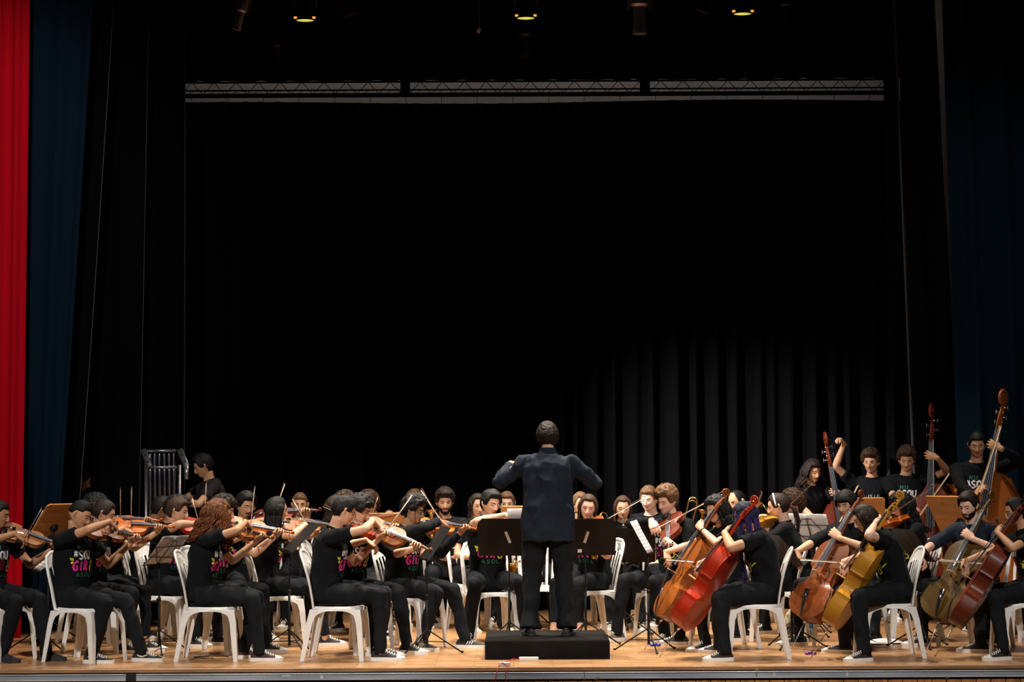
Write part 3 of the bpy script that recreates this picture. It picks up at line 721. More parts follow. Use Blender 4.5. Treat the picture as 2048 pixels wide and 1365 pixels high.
def fiddle(kind, M, col, label, group, pin=0, hook=None):
    """local frame: +Y along the strings to the scroll from the tail end, +Z out of the top plate"""
    q = SPEC[kind]; L, rib, arch, ed = q['L'], q['rib'], q['arch'], q['edge']; vm = varnish(col, VAR[col])
    root = empty(kind if kind != 'bass' else 'double_bass', M, label, kind if kind != 'bass' else 'double bass', group)
    ts = [i / 44 for i in range(45)] + [.385, .392, .637, .645]; ts = sorted(ts); mb = MB(); nu = 12
    for top in (1, -1):
        vs = []; fs = []
        for t in ts:
            w = max(.004, outw(t, kind)) * L + ed; yy = (t * L) + (ed if t > .98 else -ed if t < .02 else 0)
            e = math.sin(math.pi * min(1, max(0, t))) ** .6
            for j in range(nu + 1):
                u = (j / nu) * 2 - 1; u = math.copysign(abs(u) ** .85, u)
                z = rib / 2 + ed * .8 + arch * e * max(0, (1 - abs(u) ** 2.0)) ** 1.3
                vs.append((u * w, yy, top * z))
        for i in range(len(ts) - 1):
            for j in range(nu):
                a = i * (nu + 1) + j; fs.append((a, a + 1, a + nu + 2, a + nu + 1) if top == 1 else (a, a + nu + 1, a + nu + 2, a + 1))
        mb.add(vs, fs)
        # rounded edge band
        per = []
        for t in ts: per.append((max(.004, outw(t, kind)) * L + ed, t * L + (ed if t > .98 else -ed if t < .02 else 0)))
        per = per + [(-x, y_) for x, y_ in per[::-1]]
        rs = [[V((x * sx, y_, top * z)) for x, y_ in per] for sx, z in ((.985, rib / 2 - ed * .3), (1.0, rib / 2 + ed * .2), (1.0, rib / 2 + ed * .8))]
        mb.rings(rs, caps=False)
    body = mb.build('soundboard', vm, root, sharp=50)
    mb = MB(); per = [(max(.003, outw(t, kind)) * L * .985, t * L) for t in ts]; per += [(-x, y_) for x, y_ in per[::-1]]
    mb.rings([[V((x, y_, z)) for x, y_ in per] for z in (-rib / 2 - ed * .5, rib / 2 + ed * .5)], caps=False)
    mb.build('ribs', vm, root, sharp=30)
    zt = rib / 2 + ed + arch                            # top crown
    # f holes
    for sx in (-1, 1):
        mb = MB(); pts = []; N = 18
        for i in range(N + 1):
            e = i / N; x = .088 + .045 * e - .022 * math.sin(e * 2 * math.pi); yv = .645 - .235 * e
            x = .135 - (.135 - .085) * (1 - e) if False else (.085 + .050 * e + .016 * math.sin(2 * math.pi * e))
            w = max(.001, outw(yv, kind)); z = rib / 2 + ed * .8 + arch * (math.sin(math.pi * yv) ** .6) * (1 - (min(1, x / w)) ** 2) ** 1.3 + ed * .12
            pts.append(V((sx * x * L, yv * L * 1.0 - .02 * L, z + .0008)))
        wd = [L * .006 * (2.0 if i in (0, 1, N - 1, N) else 1.0 + .8 * math.sin(math.pi * i / N)) for i in range(N + 1)]
        mb.tube(pts, [(w_, .0012) for w_ in wd], 6, up=(0, 0, 1), dome=False); mb.build('sound_hole', lash_m, body)
    # neck, pegbox, scroll
    ny = L + q['neck']; zf = zt + .010 * L / .355 * .6; fw0, fw1 = q['fb']; fb0 = ny - q['fbl']; zn = rib / 2 + ed * 2.5; sr = q['sr']
    mb = MB()
    mb.tube([(0, L - .01, zn - fw1 * .3), (0, L + .02 * L, zn - fw1 * .1), (0, ny, zn)], [(fw1 * 1.15, fw1 * 1.6), (fw1 * 1.05, fw1 * .9), (fw1, fw1 * .8)], 12, up=(0, 0, 1), dome=True)
    mb.box((-fw1 * 1.1, L - .012 * L, -rib / 2), (fw1 * 1.1, L + .022 * L, zn))
    p = q['peg']; pts = [(0, ny - .01, zn), (0, ny + p * .3, zn - sr * .25), (0, ny + p * .7, zn - sr * .8), (0, ny + p * .95, zn - sr * 1.0)]
    rr = [(fw1 * .95, sr * .8), (fw1 * .9, sr * .8), (fw1 * .72, sr * .62), (fw1 * .55, sr * .42)]
    # spiral scroll, curling forward
    cy, cz = ny + p * 1.02, zn - sr * .25
    mb.tube(pts, rr, 10, up=(0, 0, 1), dome=True)
    sp = []; sw = []
    for i in range(34):
        a = -math.pi * .62 + i / 33 * 2 * math.pi * 1.55; r_ = sr * 1.25 * (1 - .72 * i / 33)
        sp.append((0, cy + math.cos(a) * r_ * 1.0, cz + math.sin(a) * r_)); sw.append((fw1 * (.55 + .35 * i / 33), sr * .36 * (1 - .45 * i / 33)))
    rs = []
    for i, (pp, ww) in enumerate(zip(sp, sw)):
        a = -math.pi * .62 + i / 33 * 2 * math.pi * 1.55; nrm = V((0, math.cos(a), math.sin(a)))
        rs.append([V(pp) + V((ww[0] * math.copysign(abs(math.cos(b)) ** .6, math.cos(b)), 0, 0)) + nrm * (ww[1] * math.sin(b)) for b in [2 * math.pi * k / 10 for k in range(10)]])
    mb.rings(rs)
    mb.tube([(-fw1 * 1.05, cy, cz), (fw1 * 1.05, cy, cz)], sr * .24, 10)
    nk = mb.build('neck', vm, root, sharp=50)
    mb = MB(); N = 10; rs = []
    hbb = {'violin': .033, 'viola': .036, 'cello': .09, 'bass': .17}[kind]
    for yv, w, z in ((fb0, fw0, zt + hbb * .52), (ny, fw1, zn + fw1 * .75)):
        th = fw1 * .45
        rs.append([V((w * math.cos(a), yv, z + th * .55 * math.sin(a))) for a in [math.pi * i / N for i in range(N + 1)]] + [V((-w * .9, yv, z - th)), V((w * .9, yv, z - th))])
    mb.rings(rs); mb.build('fingerboard', fboard, root, sharp=40)
    # pegs
    for k in range(4):
        mb = MB(); sx = 1 if k % 2 else -1; y0 = ny + p * (.18 + .17 * k)
        if kind in ('violin', 'viola', 'cello'):
            mb.tube([(-sx * fw1, y0, zn - sr * .4), (sx * fw1 * 2.2, y0, zn - sr * .4)], sr * .17, 6)
            mb.ball((sx * fw1 * 2.9, y0, zn - sr * .4), (fw1 * .75, sr * .22, sr * .5)); mb.build('peg', ebony, nk)
        else:
            mb.tube([(-sx * fw1, y0, zn - sr * .3), (sx * fw1 * 2.1, y0, zn - sr * .5)], sr * .10, 6)
            mb.ball((sx * fw1 * 2.4, y0, zn - sr * .6), (sr * .12, sr * .42, sr * .34)); mb.build('peg', silver, nk)
    # bridge, tailpiece, strings
    by = .52 * L if kind != 'bass' else .50 * L; hb = {'violin': .033, 'viola': .036, 'cello': .09, 'bass': .17}[kind]; bw = fw0 * .98; ztop = zt + hb - (.006 if kind[0] == 'v' else 0)
    mb = MB(); prof = [(-bw, 0), (-bw * .6, 0), (-bw * .4, hb * .25), (bw * .4, hb * .25), (bw * .6, 0), (bw, 0), (bw * .85, hb * .5), (bw * .9, hb * .85), (bw * .4, hb), (-bw * .4, hb), (-bw * .9, hb * .85), (-bw * .85, hb * .5)]
    Mb = Matrix.Translation((0, by, zt - ed)) @ Matrix(((1, 0, 0, 0), (0, 0, -1, 0), (0, 1, 0, 0), (0, 0, 0, 1)))
    mb.prism(prof, -.004 * L, .004 * L, M=Mb); mb.build('bridge', spruce, root, smooth=False)
    mb = MB(); tl = .30 * L
    rs = [[V((w * math.cos(a), yv, z + .004 * L * 2 * math.sin(a))) for a in [2 * math.pi * i / 10 for i in range(10)]] for yv, w, z in ((.01 * L, fw1 * .7, rib / 2 + ed * 2 + .012 * L), (tl * .5, fw1 * 1.0, zt + hb * .25), (tl, fw0 * 1.0, zt + hb * .48))]
    mb.rings(rs); mb.tube([(0, -.01 * L, 0), (0, -.004 * L, rib / 2 + ed * 2), (0, .02 * L, rib / 2 + ed * 2 + .01 * L)], .004 * L, 6)
    mb.build('tailpiece', ebony, root)
    mb = MB(); sr_ = {'violin': .0007, 'viola': .0008, 'cello': .0011, 'bass': .0020}[kind]
    for k in range(4):
        u = (k - 1.5) / 1.5
        mb.tube([(u * fw0 * .55, tl, zt + hb * .5 + .004 * L), (u * bw * .8, by, zt - ed + hb * (1 - .10 * u * u) + .001), (u * fw1 * .7, ny, zn + fw1 * 1.05), (u * fw1 * .3, ny + p * .4, zn - sr * .2)], sr_, 5)
    mb.build('string', string_m, root); 
    if kind in ('violin', 'viola'):
        mb = MB(); k = L / .355
        mb.tube([(.020 * k, .010 * k, zt + .004), (.045 * k, .028 * k, zt + .007), (.066 * k, .034 * k, zt + .003)], [(.020 * k, .006 * k), (.026 * k, .006 * k), (.014 * k, .005 * k)], 12, up=(0, 0, 1), dome=True)
        mb.box((.0, -.006 * k, -rib / 2), (.03 * k, .004 * k, zt + .003)); mb.build('chin_rest', ebony, root)
        mb = MB(); mb.tube([(-.085 * k, .05 * k, -rib / 2 - .028), (-.02 * k, .035 * k, -rib / 2 - .024), (.05 * k, .045 * k, -rib / 2 - .028), (.09 * k, .07 * k, -rib / 2 - .032)], [(.015, .004)] * 4, 8, up=(0, 0, 1), dome=True)
        for sx in (-1, 1): mb.tube([(sx * .075 * k, .055 * k, -rib / 2 - .028), (sx * .095 * k, .065 * k, -rib / 2 + .003)], .0028, 6)
        mb.build('shoulder_rest', ebony, root)
    if pin:
        mb = MB(); mb.tube([(0, .01, 0), (0, -.012, 0), (0, -.03, 0)], [.016 * L / .755, .014 * L / .755, .012 * L / .755], 8); mb.tube([(0, -.02, 0), (0, -pin + .01, 0)], .0045 * max(1, L), 8); mb.ball((0, -pin + .008, 0), .007 * max(1, L)); mb.build('endpin', chrome if kind == 'cello' else stand_m, root)
    for c in root.children: pass
    return root

def bow(C0, w, frog, L, nrm, label, group, col=None, tip_side=-1, k=1.0):
    """C0 contact point, w unit vector contact->frog, frog distance; nrm points off the strings"""
    w = V(w).normalized(); n = V(nrm); n = (n - w * n.dot(w)).normalized(); x = w.cross(n)
    A = V(C0) + w * frog
    M = Matrix((( -w.x, x.x, n.x, A.x), (-w.y, x.y, n.y, A.y), (-w.z, x.z, n.z, A.z), (0, 0, 0, 1)))
    root = empty('bow', M, label, 'bow', group)
    mb = MB(); N = 10
    mb.tube([(-.04 + (L + .0) * i / N, 0, .016 * k + .004 - .016 * math.sin(math.pi * i / N) * .9 + (.004 if i == N else 0)) for i in range(N + 1)], [.0040 * k * (1 - .35 * i / N) for i in range(N + 1)], 6)
    mb.tube([(L - .045, 0, .017 * k), (L - .040, 0, .008 * k), (L - .034, 0, .001)], [.003 * k, .0035 * k, .002 * k], 6)
    st = mb.build('stick', col or bow_wood, root)
    mb = MB(); mb.box((-.03, -.005 * k, 0), (.018 * k, .005 * k, .015 * k)); mb.build('frog', ebony, root, smooth=False, bevel=.001)
    mb = MB(); mb.box((.0, -.0035 * k, -.0006), (L - .036, .0035 * k, .0006)); mb.build('bow_hair', bow_hair, root, smooth=False)
    return root

def frame(o, y, z):
    y = V(y).normalized(); z = V(z); z = (z - y * z.dot(y)).normalized(); x = y.cross(z)
    return Matrix(((x.x, y.x, z.x, o.x), (x.y, y.y, z.y, o.y), (x.z, y.z, z.z, o.z), (0, 0, 0, 1)))

def violinist(P, x, y, h, col, label, ilabel, blabel, kind='violin', va=38, vd=12, roll=28, frog=.35, z=0, hold='play', bowtilt=0, kw=None, wrist=0, off=(0, 0, 0), nh=.40):
    """va: angle of the fiddle left of the body's front; vd: droop; roll: tilt of its top to the right"""
    st = {}; q = SPEC[kind]; Lf = q['L']
    P = dict(P); P.setdefault('lift', .012)
    def arms(f):
        d = V((math.sin(R(va)) * math.cos(R(vd)), -math.cos(R(va)) * math.cos(R(vd)), -math.sin(R(vd))))
        up = V((0, 0, 1)); n = (up - d * up.dot(d)).normalized(); rt = d.cross(n)   # player's right
        n2 = (n * math.cos(R(roll)) + rt * math.sin(R(roll))).normalized(); w = (rt * math.cos(R(roll)) - n * math.sin(R(roll))).normalized()
        T = f.nb + f.lx * (.055 * f.s) + f.fw * (.050 * f.s) + V((0, 0, .030)) + V(off)
        st['M'] = frame(T, d, n2)
        zt = q['rib'] / 2 + q['edge'] + q['arch']; C0 = T + d * (Lf * .60) + n2 * (zt + .030)
        wt = (w * math.cos(R(bowtilt)) + n2 * math.sin(R(bowtilt)) * -1).normalized()
        st['bow'] = (C0, wt, n2)
        Fg = C0 + wt * frog + n2 * .012
        K = T + d * (Lf + q['neck'] - .02 - wrist) + n2 * .018
        lw = K - n2 * .075 - w * .028 - d * .02
        rw = Fg + wt * .035 + V((0, 0, .050)) - d * .062
        rd = (Fg - rw) + d * .02
        L = (lw, V((.15, .05, -1)), n2 * 1.0 + w * .25 - d * -.15, w, dict(fc=[(20, 70, 45), (15, 75, 50), (10, 80, 50), (15, 75, 45)], thumb=30, spread=5))
        Rr = (rw, V((-1, .15, -.25 + P.get('elb', 0))), rd, V((0, 0, -1)) - wt * .3 - d * .1, dict(fc=[(25, 30, 15), (35, 35, 20), (40, 35, 20), (30, 30, 15)], thumb=25, spread=5))
        return [L, Rr]
    P['arms'] = arms
    f = person(P, x, y, h, z, label)
    M = f.M @ st['M']; fiddle(kind, M, col, ilabel, None)
    C0, w, n = st['bow']; R3 = f.M.to_3x3()
    bow(f.M @ C0, R3 @ w, frog, .74, R3 @ n, blabel, None)
    return f

def cellist(P, x, y, h, col, label, ilabel, blabel, z=0, E=(.03, -.80), top=(.13, -.04, 1.30), spin=0, frog=.22, pin=.30, nh=.42, bowup=-8, wf=(0, 0, 0)):
    st = {}; q = SPEC['cello']; P = dict(P)
    P.setdefault('legL', (36, -.36, 22)); P.setdefault('legR', (36, -.38, 22)); P.setdefault('lean', 4)
    def arms(f):
        E0 = V((E[0], E[1], .0)); T = V(top); d = (T - E0).normalized(); n = V((math.sin(R(spin)), -math.cos(R(spin)), 0)); n = (n - d * n.dot(d)).normalized()
        o = E0 + d * pin; st['M'] = frame(o, d, n); rt = d.cross(n)
        if rt.x > 0: rt = -rt
        zt = q['rib'] / 2 + q['edge'] + q['arch']; C0 = o + d * (.755 * .62) + n * (zt + .095)
        w = (rt * math.cos(R(bowup)) + V((0, 0, 1)) * math.sin(R(bowup)) + n * .10).normalized(); st['bow'] = (C0, w, n)
        K = o + d * (.755 + .275 - nh + .25) + n * (.03 + .06)
        lw = K - rt * .045 + n * .015 - d * .035 + V(wf)
        Fg = C0 + w * frog; rw = Fg + w * .05 - d * -.045 + n * .03
        return [(lw, V((1, .35 + P.get('elbB', 0), -.55 + P.get('elbL', 0))), rt * .9 + d * .35 + n * .35, -n * 1.0 + rt * .35, dict(fc=[(25, 50, 35), (30, 55, 35), (30, 55, 35), (25, 50, 30)], spread=9, thumb=15)),
                (rw, V((-1, .2, -.35)), (Fg - rw) + rt * .02, -n * .4 - d * .8, dict(fc=[(25, 40, 25)] * 4, thumb=25, spread=5))]
    P['arms'] = arms
    f = person(P, x, y, h, z, label)
    fiddle('cello', f.M @ st['M'], col, ilabel, None, pin=pin)
    C0, w, n = st['bow']; R3 = f.M.to_3x3()
    bow(f.M @ C0, R3 @ w, frog, .71, R3 @ n, blabel, None, k=1.3)
    return f

def bassist(P, x, y, h, col, label, ilabel, blabel, z=0, E=(.30, -.42), top=(.20, -.20, 1.86), spin=-25, frog=.3, pin=.16, hz=1.52, sc=1.0, bw=(-1, -.1, .25), rz=None, bcol=None):
    st = {}; q = SPEC['bass']; P = dict(P); P['pose'] = 'stand'
    def arms(f):
        E0 = V((E[0], E[1], 0)); d = (V(top) - E0).normalized(); n = V((math.sin(R(spin)), -math.cos(R(spin)), 0)); n = (n - d * n.dot(d)).normalized()
        o = E0 + d * pin; st['M'] = frame(o, d, n) @ Matrix.Scale(sc, 4); rt = d.cross(n)
        if rt.x > 0: rt = -rt
        zt = (q['rib'] / 2 + q['arch']) * sc; C0 = o + d * (1.12 * .60 * sc) + n * (zt + .16 * sc)
        if rz: C0 = C0 + d * ((rz - C0.z) / max(.3, d.z))
        w = (V(bw) - n * 0); w.normalize(); st['bow'] = (C0, w, n)
        K = E0 + d * ((hz) / d.z) + n * .13 * sc
        lw = K - rt * .055 + n * .01 - d * .03
        Fg = C0 + w * frog; rw = Fg + w * .06 + V((0, 0, .03))
        return [(lw, V((1, .2, -.25)), rt * .9 + d * .3 + n * .3, -n + rt * .3, dict(fc=[(25, 50, 35)] * 4, spread=9, thumb=15)),
                (rw, V((-1, .3, -.4)), (Fg - rw), -n * .6 - V((0, 0, .6)), dict(fc=[(30, 45, 30)] * 4, thumb=25))]
    P['arms'] = arms
    f = person(P, x, y, h, z, label)
    fiddle('bass', f.M @ st['M'], col, ilabel, None, pin=pin / sc)
    C0, w, n = st['bow']; R3 = f.M.to_3x3()
    bow(f.M @ C0, R3 @ w, frog, .70, R3 @ n, blabel, None, col=bcol or bow_light, k=1.5)
    return f

def trumpet(M, label, group=None):                    # local +Y mouthpiece -> bell
    r = empty('trumpet', M, label, 'trumpet', group); mb = MB()
    mb.tube([(0, .0, 0), (0, .30, 0), (0, .36, .0), (0, .385, -.022), (0, .36, -.045), (0, .12, -.045), (0, .095, -.022), (0, .12, -.0), ], .0058, 8)
    prof = [(.006, 0), (.007, .20), (.010, .30), (.018, .37), (.032, .41), (.058, .432), (.061, .434), (.055, .430), (.028, .405), (.004, .30)]
    mb.lathe(prof, Matrix.Translation((.016, .06, -.045)) @ Matrix.Rotation(R(-90), 4, 'X'), 20); mb.build('tubing', brass, r)
    for k in range(3):
        mb = MB(); mb.tube([(.008, .19 + .026 * k, -.075), (.008, .19 + .026 * k, .02)], .010, 10); mb.tube([(.008, .19 + .026 * k, .02), (.008, .19 + .026 * k, .045)], .004, 6); mb.ball((.008, .19 + .026 * k, .046), (.008, .008, .003)); mb.build('valve', brass, r)
    mb = MB(); mb.lathe([(.004, .03), (.005, 0), (.009, -.02), (.013, -.03), (.010, -.028)], Matrix.Rotation(R(-90), 4, 'X'), 12); mb.build('mouthpiece', silver, r)
    return r
def trombone(M, label, ext=.45, group=None):           # +Y from mouthpiece to slide end, bell behind
    r = empty('trombone', M, label, 'trombone', group); mb = MB()
    def U(y0, y1, rr, w, x0, m=0, dirn=1):
        pts = [(x0 - w, y0, 0)] + [(x0 - w * math.cos(a), y1 + dirn * w * math.sin(a), 0) for a in [math.pi * i / 8 for i in range(9)]] + [(x0 + w, y0, 0)]
        mb.tube(pts, rr, 8)
    U(.0, .62, .0062, .042, 0); mb.build('inner_slide', brass, r)
    mb = MB(); U(.12, .70 + ext, .0085, .042, 0)
    for yy in (.16, .24): mb.tube([(-.042, yy, 0), (.042, yy, 0)], .006, 6)
    mb.build('outer_slide', brass, r)
    mb = MB(); U(.05, -.38, .008, .055, .098, dirn=-1)
    prof = [(.008, 0), (.012, .15), (.018, .30), (.032, .42), (.060, .50), (.098, .54), (.104, .545), (.09, .535), (.05, .49), (.01, .40)]
    mb.lathe(prof, Matrix.Translation((.153, .05, 0)) @ Matrix.Rotation(R(-90), 4, 'X'), 24)
    for yy in (-.25, -.05): mb.tube([(.043, yy, 0), (.153, yy, 0)], .005, 6)
    mb.build('bell', brass, r)
    mb = MB(); mb.lathe([(.005, .03), (.006, 0), (.012, -.03), (.017, -.045), (.013, -.04)], Matrix.Translation((-.042, 0, 0)) @ Matrix.Rotation(R(-90), 4, 'X'), 12); mb.build('mouthpiece', silver, r)
    return r
def flute(M, label, group=None):                       # +Y from head joint to foot
    r = empty('flute', M, label, 'flute', group); mb = MB(); mb.tube([(0, 0, 0), (0, .22, 0), (0, .67, 0)], .0105, 12)
    for yy in (.22, .57): mb.tube([(0, yy, 0), (0, yy + .025, 0)], .0125, 12)
    mb.build('tube', silver, r); mb = MB()
    for k in range(12): mb.tube([(0, .27 + k * .029, .010), (0, .27 + k * .029, .015)], .0085, 10)
    mb.tube([(.010, .25, .009), (.010, .62, .009)], .0022, 6); mb.build('keys', silver, r)
    mb = MB(); mb.ball((0, .05, .009), (.011, .016, .004)); mb.build('lip_plate', silver, r); return r
def clarinet(M, label, group=None):                    # +Y from mouthpiece to bell
    r = empty('clarinet', M, label, 'clarinet', group); mb = MB(); Rt = Matrix.Rotation(R(-90), 4, 'X')
    mb.lathe([(.003, 0), (.008, .02), (.011, .08), (.013, .10), (.0125, .12), (.0125, .50), (.014, .54), (.020, .60), (.030, .655), (.027, .65), (.012, .56)], Rt, 16); mb.build('bore', ebony, r)
    mb = MB()
    for k in range(9): mb.tube([(0, .16 + k * .040, .011), (0, .16 + k * .040, .017)], .0075, 8)
    for yy in (.10, .31, .53): mb.tube([(0, yy, 0), (0, yy + .012, 0)], .0145, 12)
    mb.tube([(.011, .15, .009), (.011, .5, .009)], .002, 6); mb.build('keys', silver, r); return r
def horn(M, label, cat='french horn', group=None, k=1.0):
    r = empty('french_horn' if cat == 'french horn' else cat, M @ Matrix.Scale(k, 4), label, cat, group); mb = MB()
    for rr, zz in ((.145, 0), (.125, .018), (.10, -.016)):
        mb.tube([(rr * math.cos(a), rr * math.sin(a), zz) for a in [2 * math.pi * i / 28 for i in range(28)]], .0085, 8, close=True, caps=False)
    mb.tube([(.05, .02, 0), (.10, .10, .01), (.05, .20, .02), (0, .30, .03)], .0055, 8); mb.tube([(-.09, .05, 0), (.08, .05, 0)], .007, 8); mb.tube([(-.09, -.04, 0), (.09, -.04, 0)], .007, 8); mb.build('coil', brass, r)
    mb = MB(); mb.lathe([(.012, 0), (.020, .10), (.040, .19), (.085, .26), (.150, .295), (.154, .298), (.14, .29), (.07, .24), (.02, .16)], Matrix.Translation((-.14, .02, 0)) @ Matrix.Rotation(R(180 - 18), 4, 'X') @ Matrix.Rotation(R(20), 4, 'Y') @ Matrix.Rotation(R(90), 4, 'X'), 28); mb.build('bell', brass, r)
    for k_ in range(3): mb = MB(); mb.tube([(.01 + .03 * k_, -.03, .0), (.01 + .03 * k_, -.03, .05)], .014, 10); mb.build('valve', silver, r)
    return r
# ------------------------------------------------------------ chairs, stands and other furniture
def chair_proto():
    r = empty('plastic_chair', Matrix(), None, 'chair')
    # seat, slightly dished with a rolled apron; chair faces -Y
    mb = MB(); n = 14; rs = []
    def out(a, w, d, e=.55):
        c, s_ = math.cos(a), math.sin(a); x = math.copysign(abs(c) ** e, c) * w; y = math.copysign(abs(s_) ** e, s_) * d
        return x * (1.0 + .06 * (-y / .2)), y
    N = 40; prof = [(.12, .425, 0), (.6, .428, 0), (.9, .438, 0), (.98, .440, 0), (1.01, .434, 0), (1.01, .405, 0), (.985, .404, 0), (.97, .425, 0), (.5, .416, 0), (.12, .414, 0)]
    rs = [[V((*out(2 * math.pi * a / N, .205 * k, .205 * k), z)) for a in range(N)] for k, z, _ in prof]
    mb.rings(rs); mb.build('seat', plastic, r, sharp=50)
    # legs: tapered channels that spring from an arched apron
    for sx in (-1, 1):
        for sy in (-1, 1):
            mb = MB(); top = V((sx * .168, sy * .165, .415)); bot = V((sx * (.205), -.215 if sy < 0 else .262, 0))
            pts = [top, top.lerp(bot, .25) + V((sx * .006, sy * .012, 0)), top.lerp(bot, .6) + V((sx * .003, sy * .006, 0)), bot]
            rr = [.040, .030, .026, .021]; rings = []
            for p, w in zip(pts, rr):
                # L shaped section opening inwards
                t = .0075; a = [(0, 0), (-w * 2, 0), (-w * 2, -t), (-t * 1.4, -t * 1.4), (-t, -w * 1.7), (0, -w * 1.7)]
                rings.append([p + V((sx * (q[0] + w), sy * (q[1] + w), 0)) for q in a])
            if sx * sy < 0: rings = [q[::-1] for q in rings]
            mb.rings(rings)
            mb.build('leg', plastic, r, smooth=False, bevel=.003)
    mb = MB()                                            # arched web between the legs on each side and front
    for sx in (-1, 1):
        for k in range(12):
            pass
        pts = []
        top = []; 
        for i in range(13):
            e = i / 12 * 2 - 1; yy = e * .185; zb = .405 - .075 * abs(e) ** 3.2
            top.append((yy, zb))
        vs = []; fs = []
        for i, (yy, zb) in enumerate(top): vs += [V((sx * .205, yy, .415)), V((sx * (.205 + .0035), yy * 1.04, zb)), V((sx * .197, yy * 1.04, zb)), V((sx * .196, yy, .415))]
        for i in range(12):
            for j in range(4): fs.append((i * 4 + j, i * 4 + (j + 1) % 4, i * 4 + 4 + (j + 1) % 4, i * 4 + 4 + j))
        mb.add(vs, fs)
    for sy in (-1, 1):
        vs = []; fs = []
        for i in range(13):
            e = i / 12 * 2 - 1; xx = e * .185; zb = .405 - .075 * abs(e) ** 3.2
            vs += [V((xx, sy * .205, .415)), V((xx * 1.04, sy * .209, zb)), V((xx * 1.04, sy * .200, zb)), V((xx, sy * .196, .415))]
        for i in range(12):
            for j in range(4): fs.append((i * 4 + j, i * 4 + (j + 1) % 4, i * 4 + 4 + (j + 1) % 4, i * 4 + 4 + j))
        mb.add(vs, fs)
    mb.build('apron', plastic, r, sharp=50)
    # back frame: a curved hoop
    def bk(x, z):                                        # back surface: x across, z height
        e = (z - .42) / .46; return V((x, .190 + .03 * e + .085 * e * e - .30 * x * x + .0, z))
    hoop = [(-.175, .425), (-.190, .50), (-.198, .60), (-.203, .70), (-.197, .78), (-.165, .845), (-.10, .873), (0, .882), (.10, .873), (.165, .845), (.197, .78), (.203, .70), (.198, .60), (.190, .50), (.175, .425)]
    mb = MB(); P_ = [bk(x, z) for x, z in hoop]
    mb.tube([P_[0] + V((0, -.06, -.006))] + P_ + [P_[-1] + V((0, -.06, -.006))], [(.010, .016)] + [(.019, .010)] * len(P_) + [(.010, .016)], 10, up=(0, 1, 0), dome=True)
    bf = mb.build('back_frame', plastic, r)
    mb = MB(); n = 16; vs = []; fs = []
    for i in range(n + 1):
        x = -.185 + .37 * i / n; zt = .878 - .10 * (abs(x) / .185) ** 3.5; zb = .770 + .035 * (1 - (x / .185) ** 2) - .02
        for z, dy in ((zt, -.004), (zb, -.004), (zb, .004), (zt, .004)): vs.append(bk(x, z) + V((0, dy, 0)))
    for i in range(n):
        for j in range(4): fs.append((i * 4 + j, i * 4 + (j + 1) % 4, i * 4 + 4 + (j + 1) % 4, i * 4 + 4 + j))
    mb.add(vs, fs); mb.build('top_rail', plastic, r, sharp=50)
    for k in range(5):
        mb = MB(); x0 = (k - 2) * .062; mb.tube([bk(x0 * (.82 + .18 * i / 6), .43 + .36 * i / 6) for i in range(7)], (.013, .0045), 8, up=(0, 1, 0)); mb.build('slat', plastic, r)
    return r
def copy_tree(o, parent=None):
    c = o.copy(); C.objects.link(c); c.parent = parent
    for ch in o.children: copy_tree(ch, c)
    return c
_ch = []
def chair(x, y, h, label, group='white plastic chairs of the orchestra', z=0):
    if not _ch: _ch.append(chair_proto()); o = _ch[0]
    else: o = copy_tree(_ch[0])
    o.matrix_world = place(x, y, z, h); o['label'] = label; o['group'] = group; o['category'] = 'chair'
    return o

def tripod(mb, zc=.20, r=.30, h=.0, rot=0, top=.62):
    for k in range(3):
        a = R(rot + 120 * k); e = V((math.cos(a) * r, math.sin(a) * r, .008))
        mb.tube([V((0, 0, zc)), e], .0065, 6); mb.tube([V((0, 0, .10)), V((0, 0, zc)).lerp(e, .55)], .0045, 6); mb.ball(e + V((0, 0, .006)), (.012, .012, .010))
def stand_base(r, H, rot=0, rad=.30):
    mb = MB(); tripod(mb, .20, rad, rot=rot); mb.ball((0, 0, .2), (.016, .016, .022)); mb.build('tripod', stand_m, r)
    mb = MB(); mb.tube([(0, 0, .06), (0, 0, H * .62)], .011, 8); mb.tube([(0, 0, H * .6), (0, 0, H)], .007, 8)
    mb.tube([(0, 0, H * .58), (0, 0, H * .62)], .015, 8); mb.tube([(0, 0, H * .6), (.032, 0, H * .6)], .005, 6); mb.ball((.036, 0, H * .6), .008); mb.build('pole', stand_m, r)
def sheets(mat_, name, parent, M, w=.215, h=.30, pages=2, seed=0, curl=.02, lines=True, top=0):
    rnd = random.Random(seed)
    mb = MB(); n = 6
    for k in range(pages):
        x0 = (k - pages / 2) * w; vs = []; fs = []
        for i in range(n + 1):
            for j in range(n + 1):
                u, v = i / n, j / n; z = .004 + curl * (u * (1 - u)) * 1.2 + curl * .8 * v * v * (1 if k % 2 else .6)
                vs.append(M @ V((x0 + u * w, v * h + top, z)))
        for i in range(n):
            for j in range(n): a = i * (n + 1) + j; fs.append((a, a + n + 1, a + n + 2, a + 1))
        mb.add(vs, fs)
        if lines:
            for s_ in range(8):
                for q in range(5):
                    v = .06 + .11 * s_ + .009 * q; z0 = .0052; a = []
                    for i in range(7):
                        u = .08 + .84 * i / 6; z = z0 + curl * (u * (1 - u)) * 1.2 + curl * .8 * v * v * (1 if k % 2 else .6) + .0006; a += [M @ V((x0 + u * w, v * h + top, z)), M @ V((x0 + u * w, (v + .0016) * h + top, z))]
                    mb.add(a, [(2 * i, 2 * i + 2, 2 * i + 3, 2 * i + 1) for i in range(6)], 1)
    o = mb.build(name, [mat_, print_m], parent)
    so = o.modifiers.new('t', 'SOLIDIFY'); so.thickness = .0008
    return o
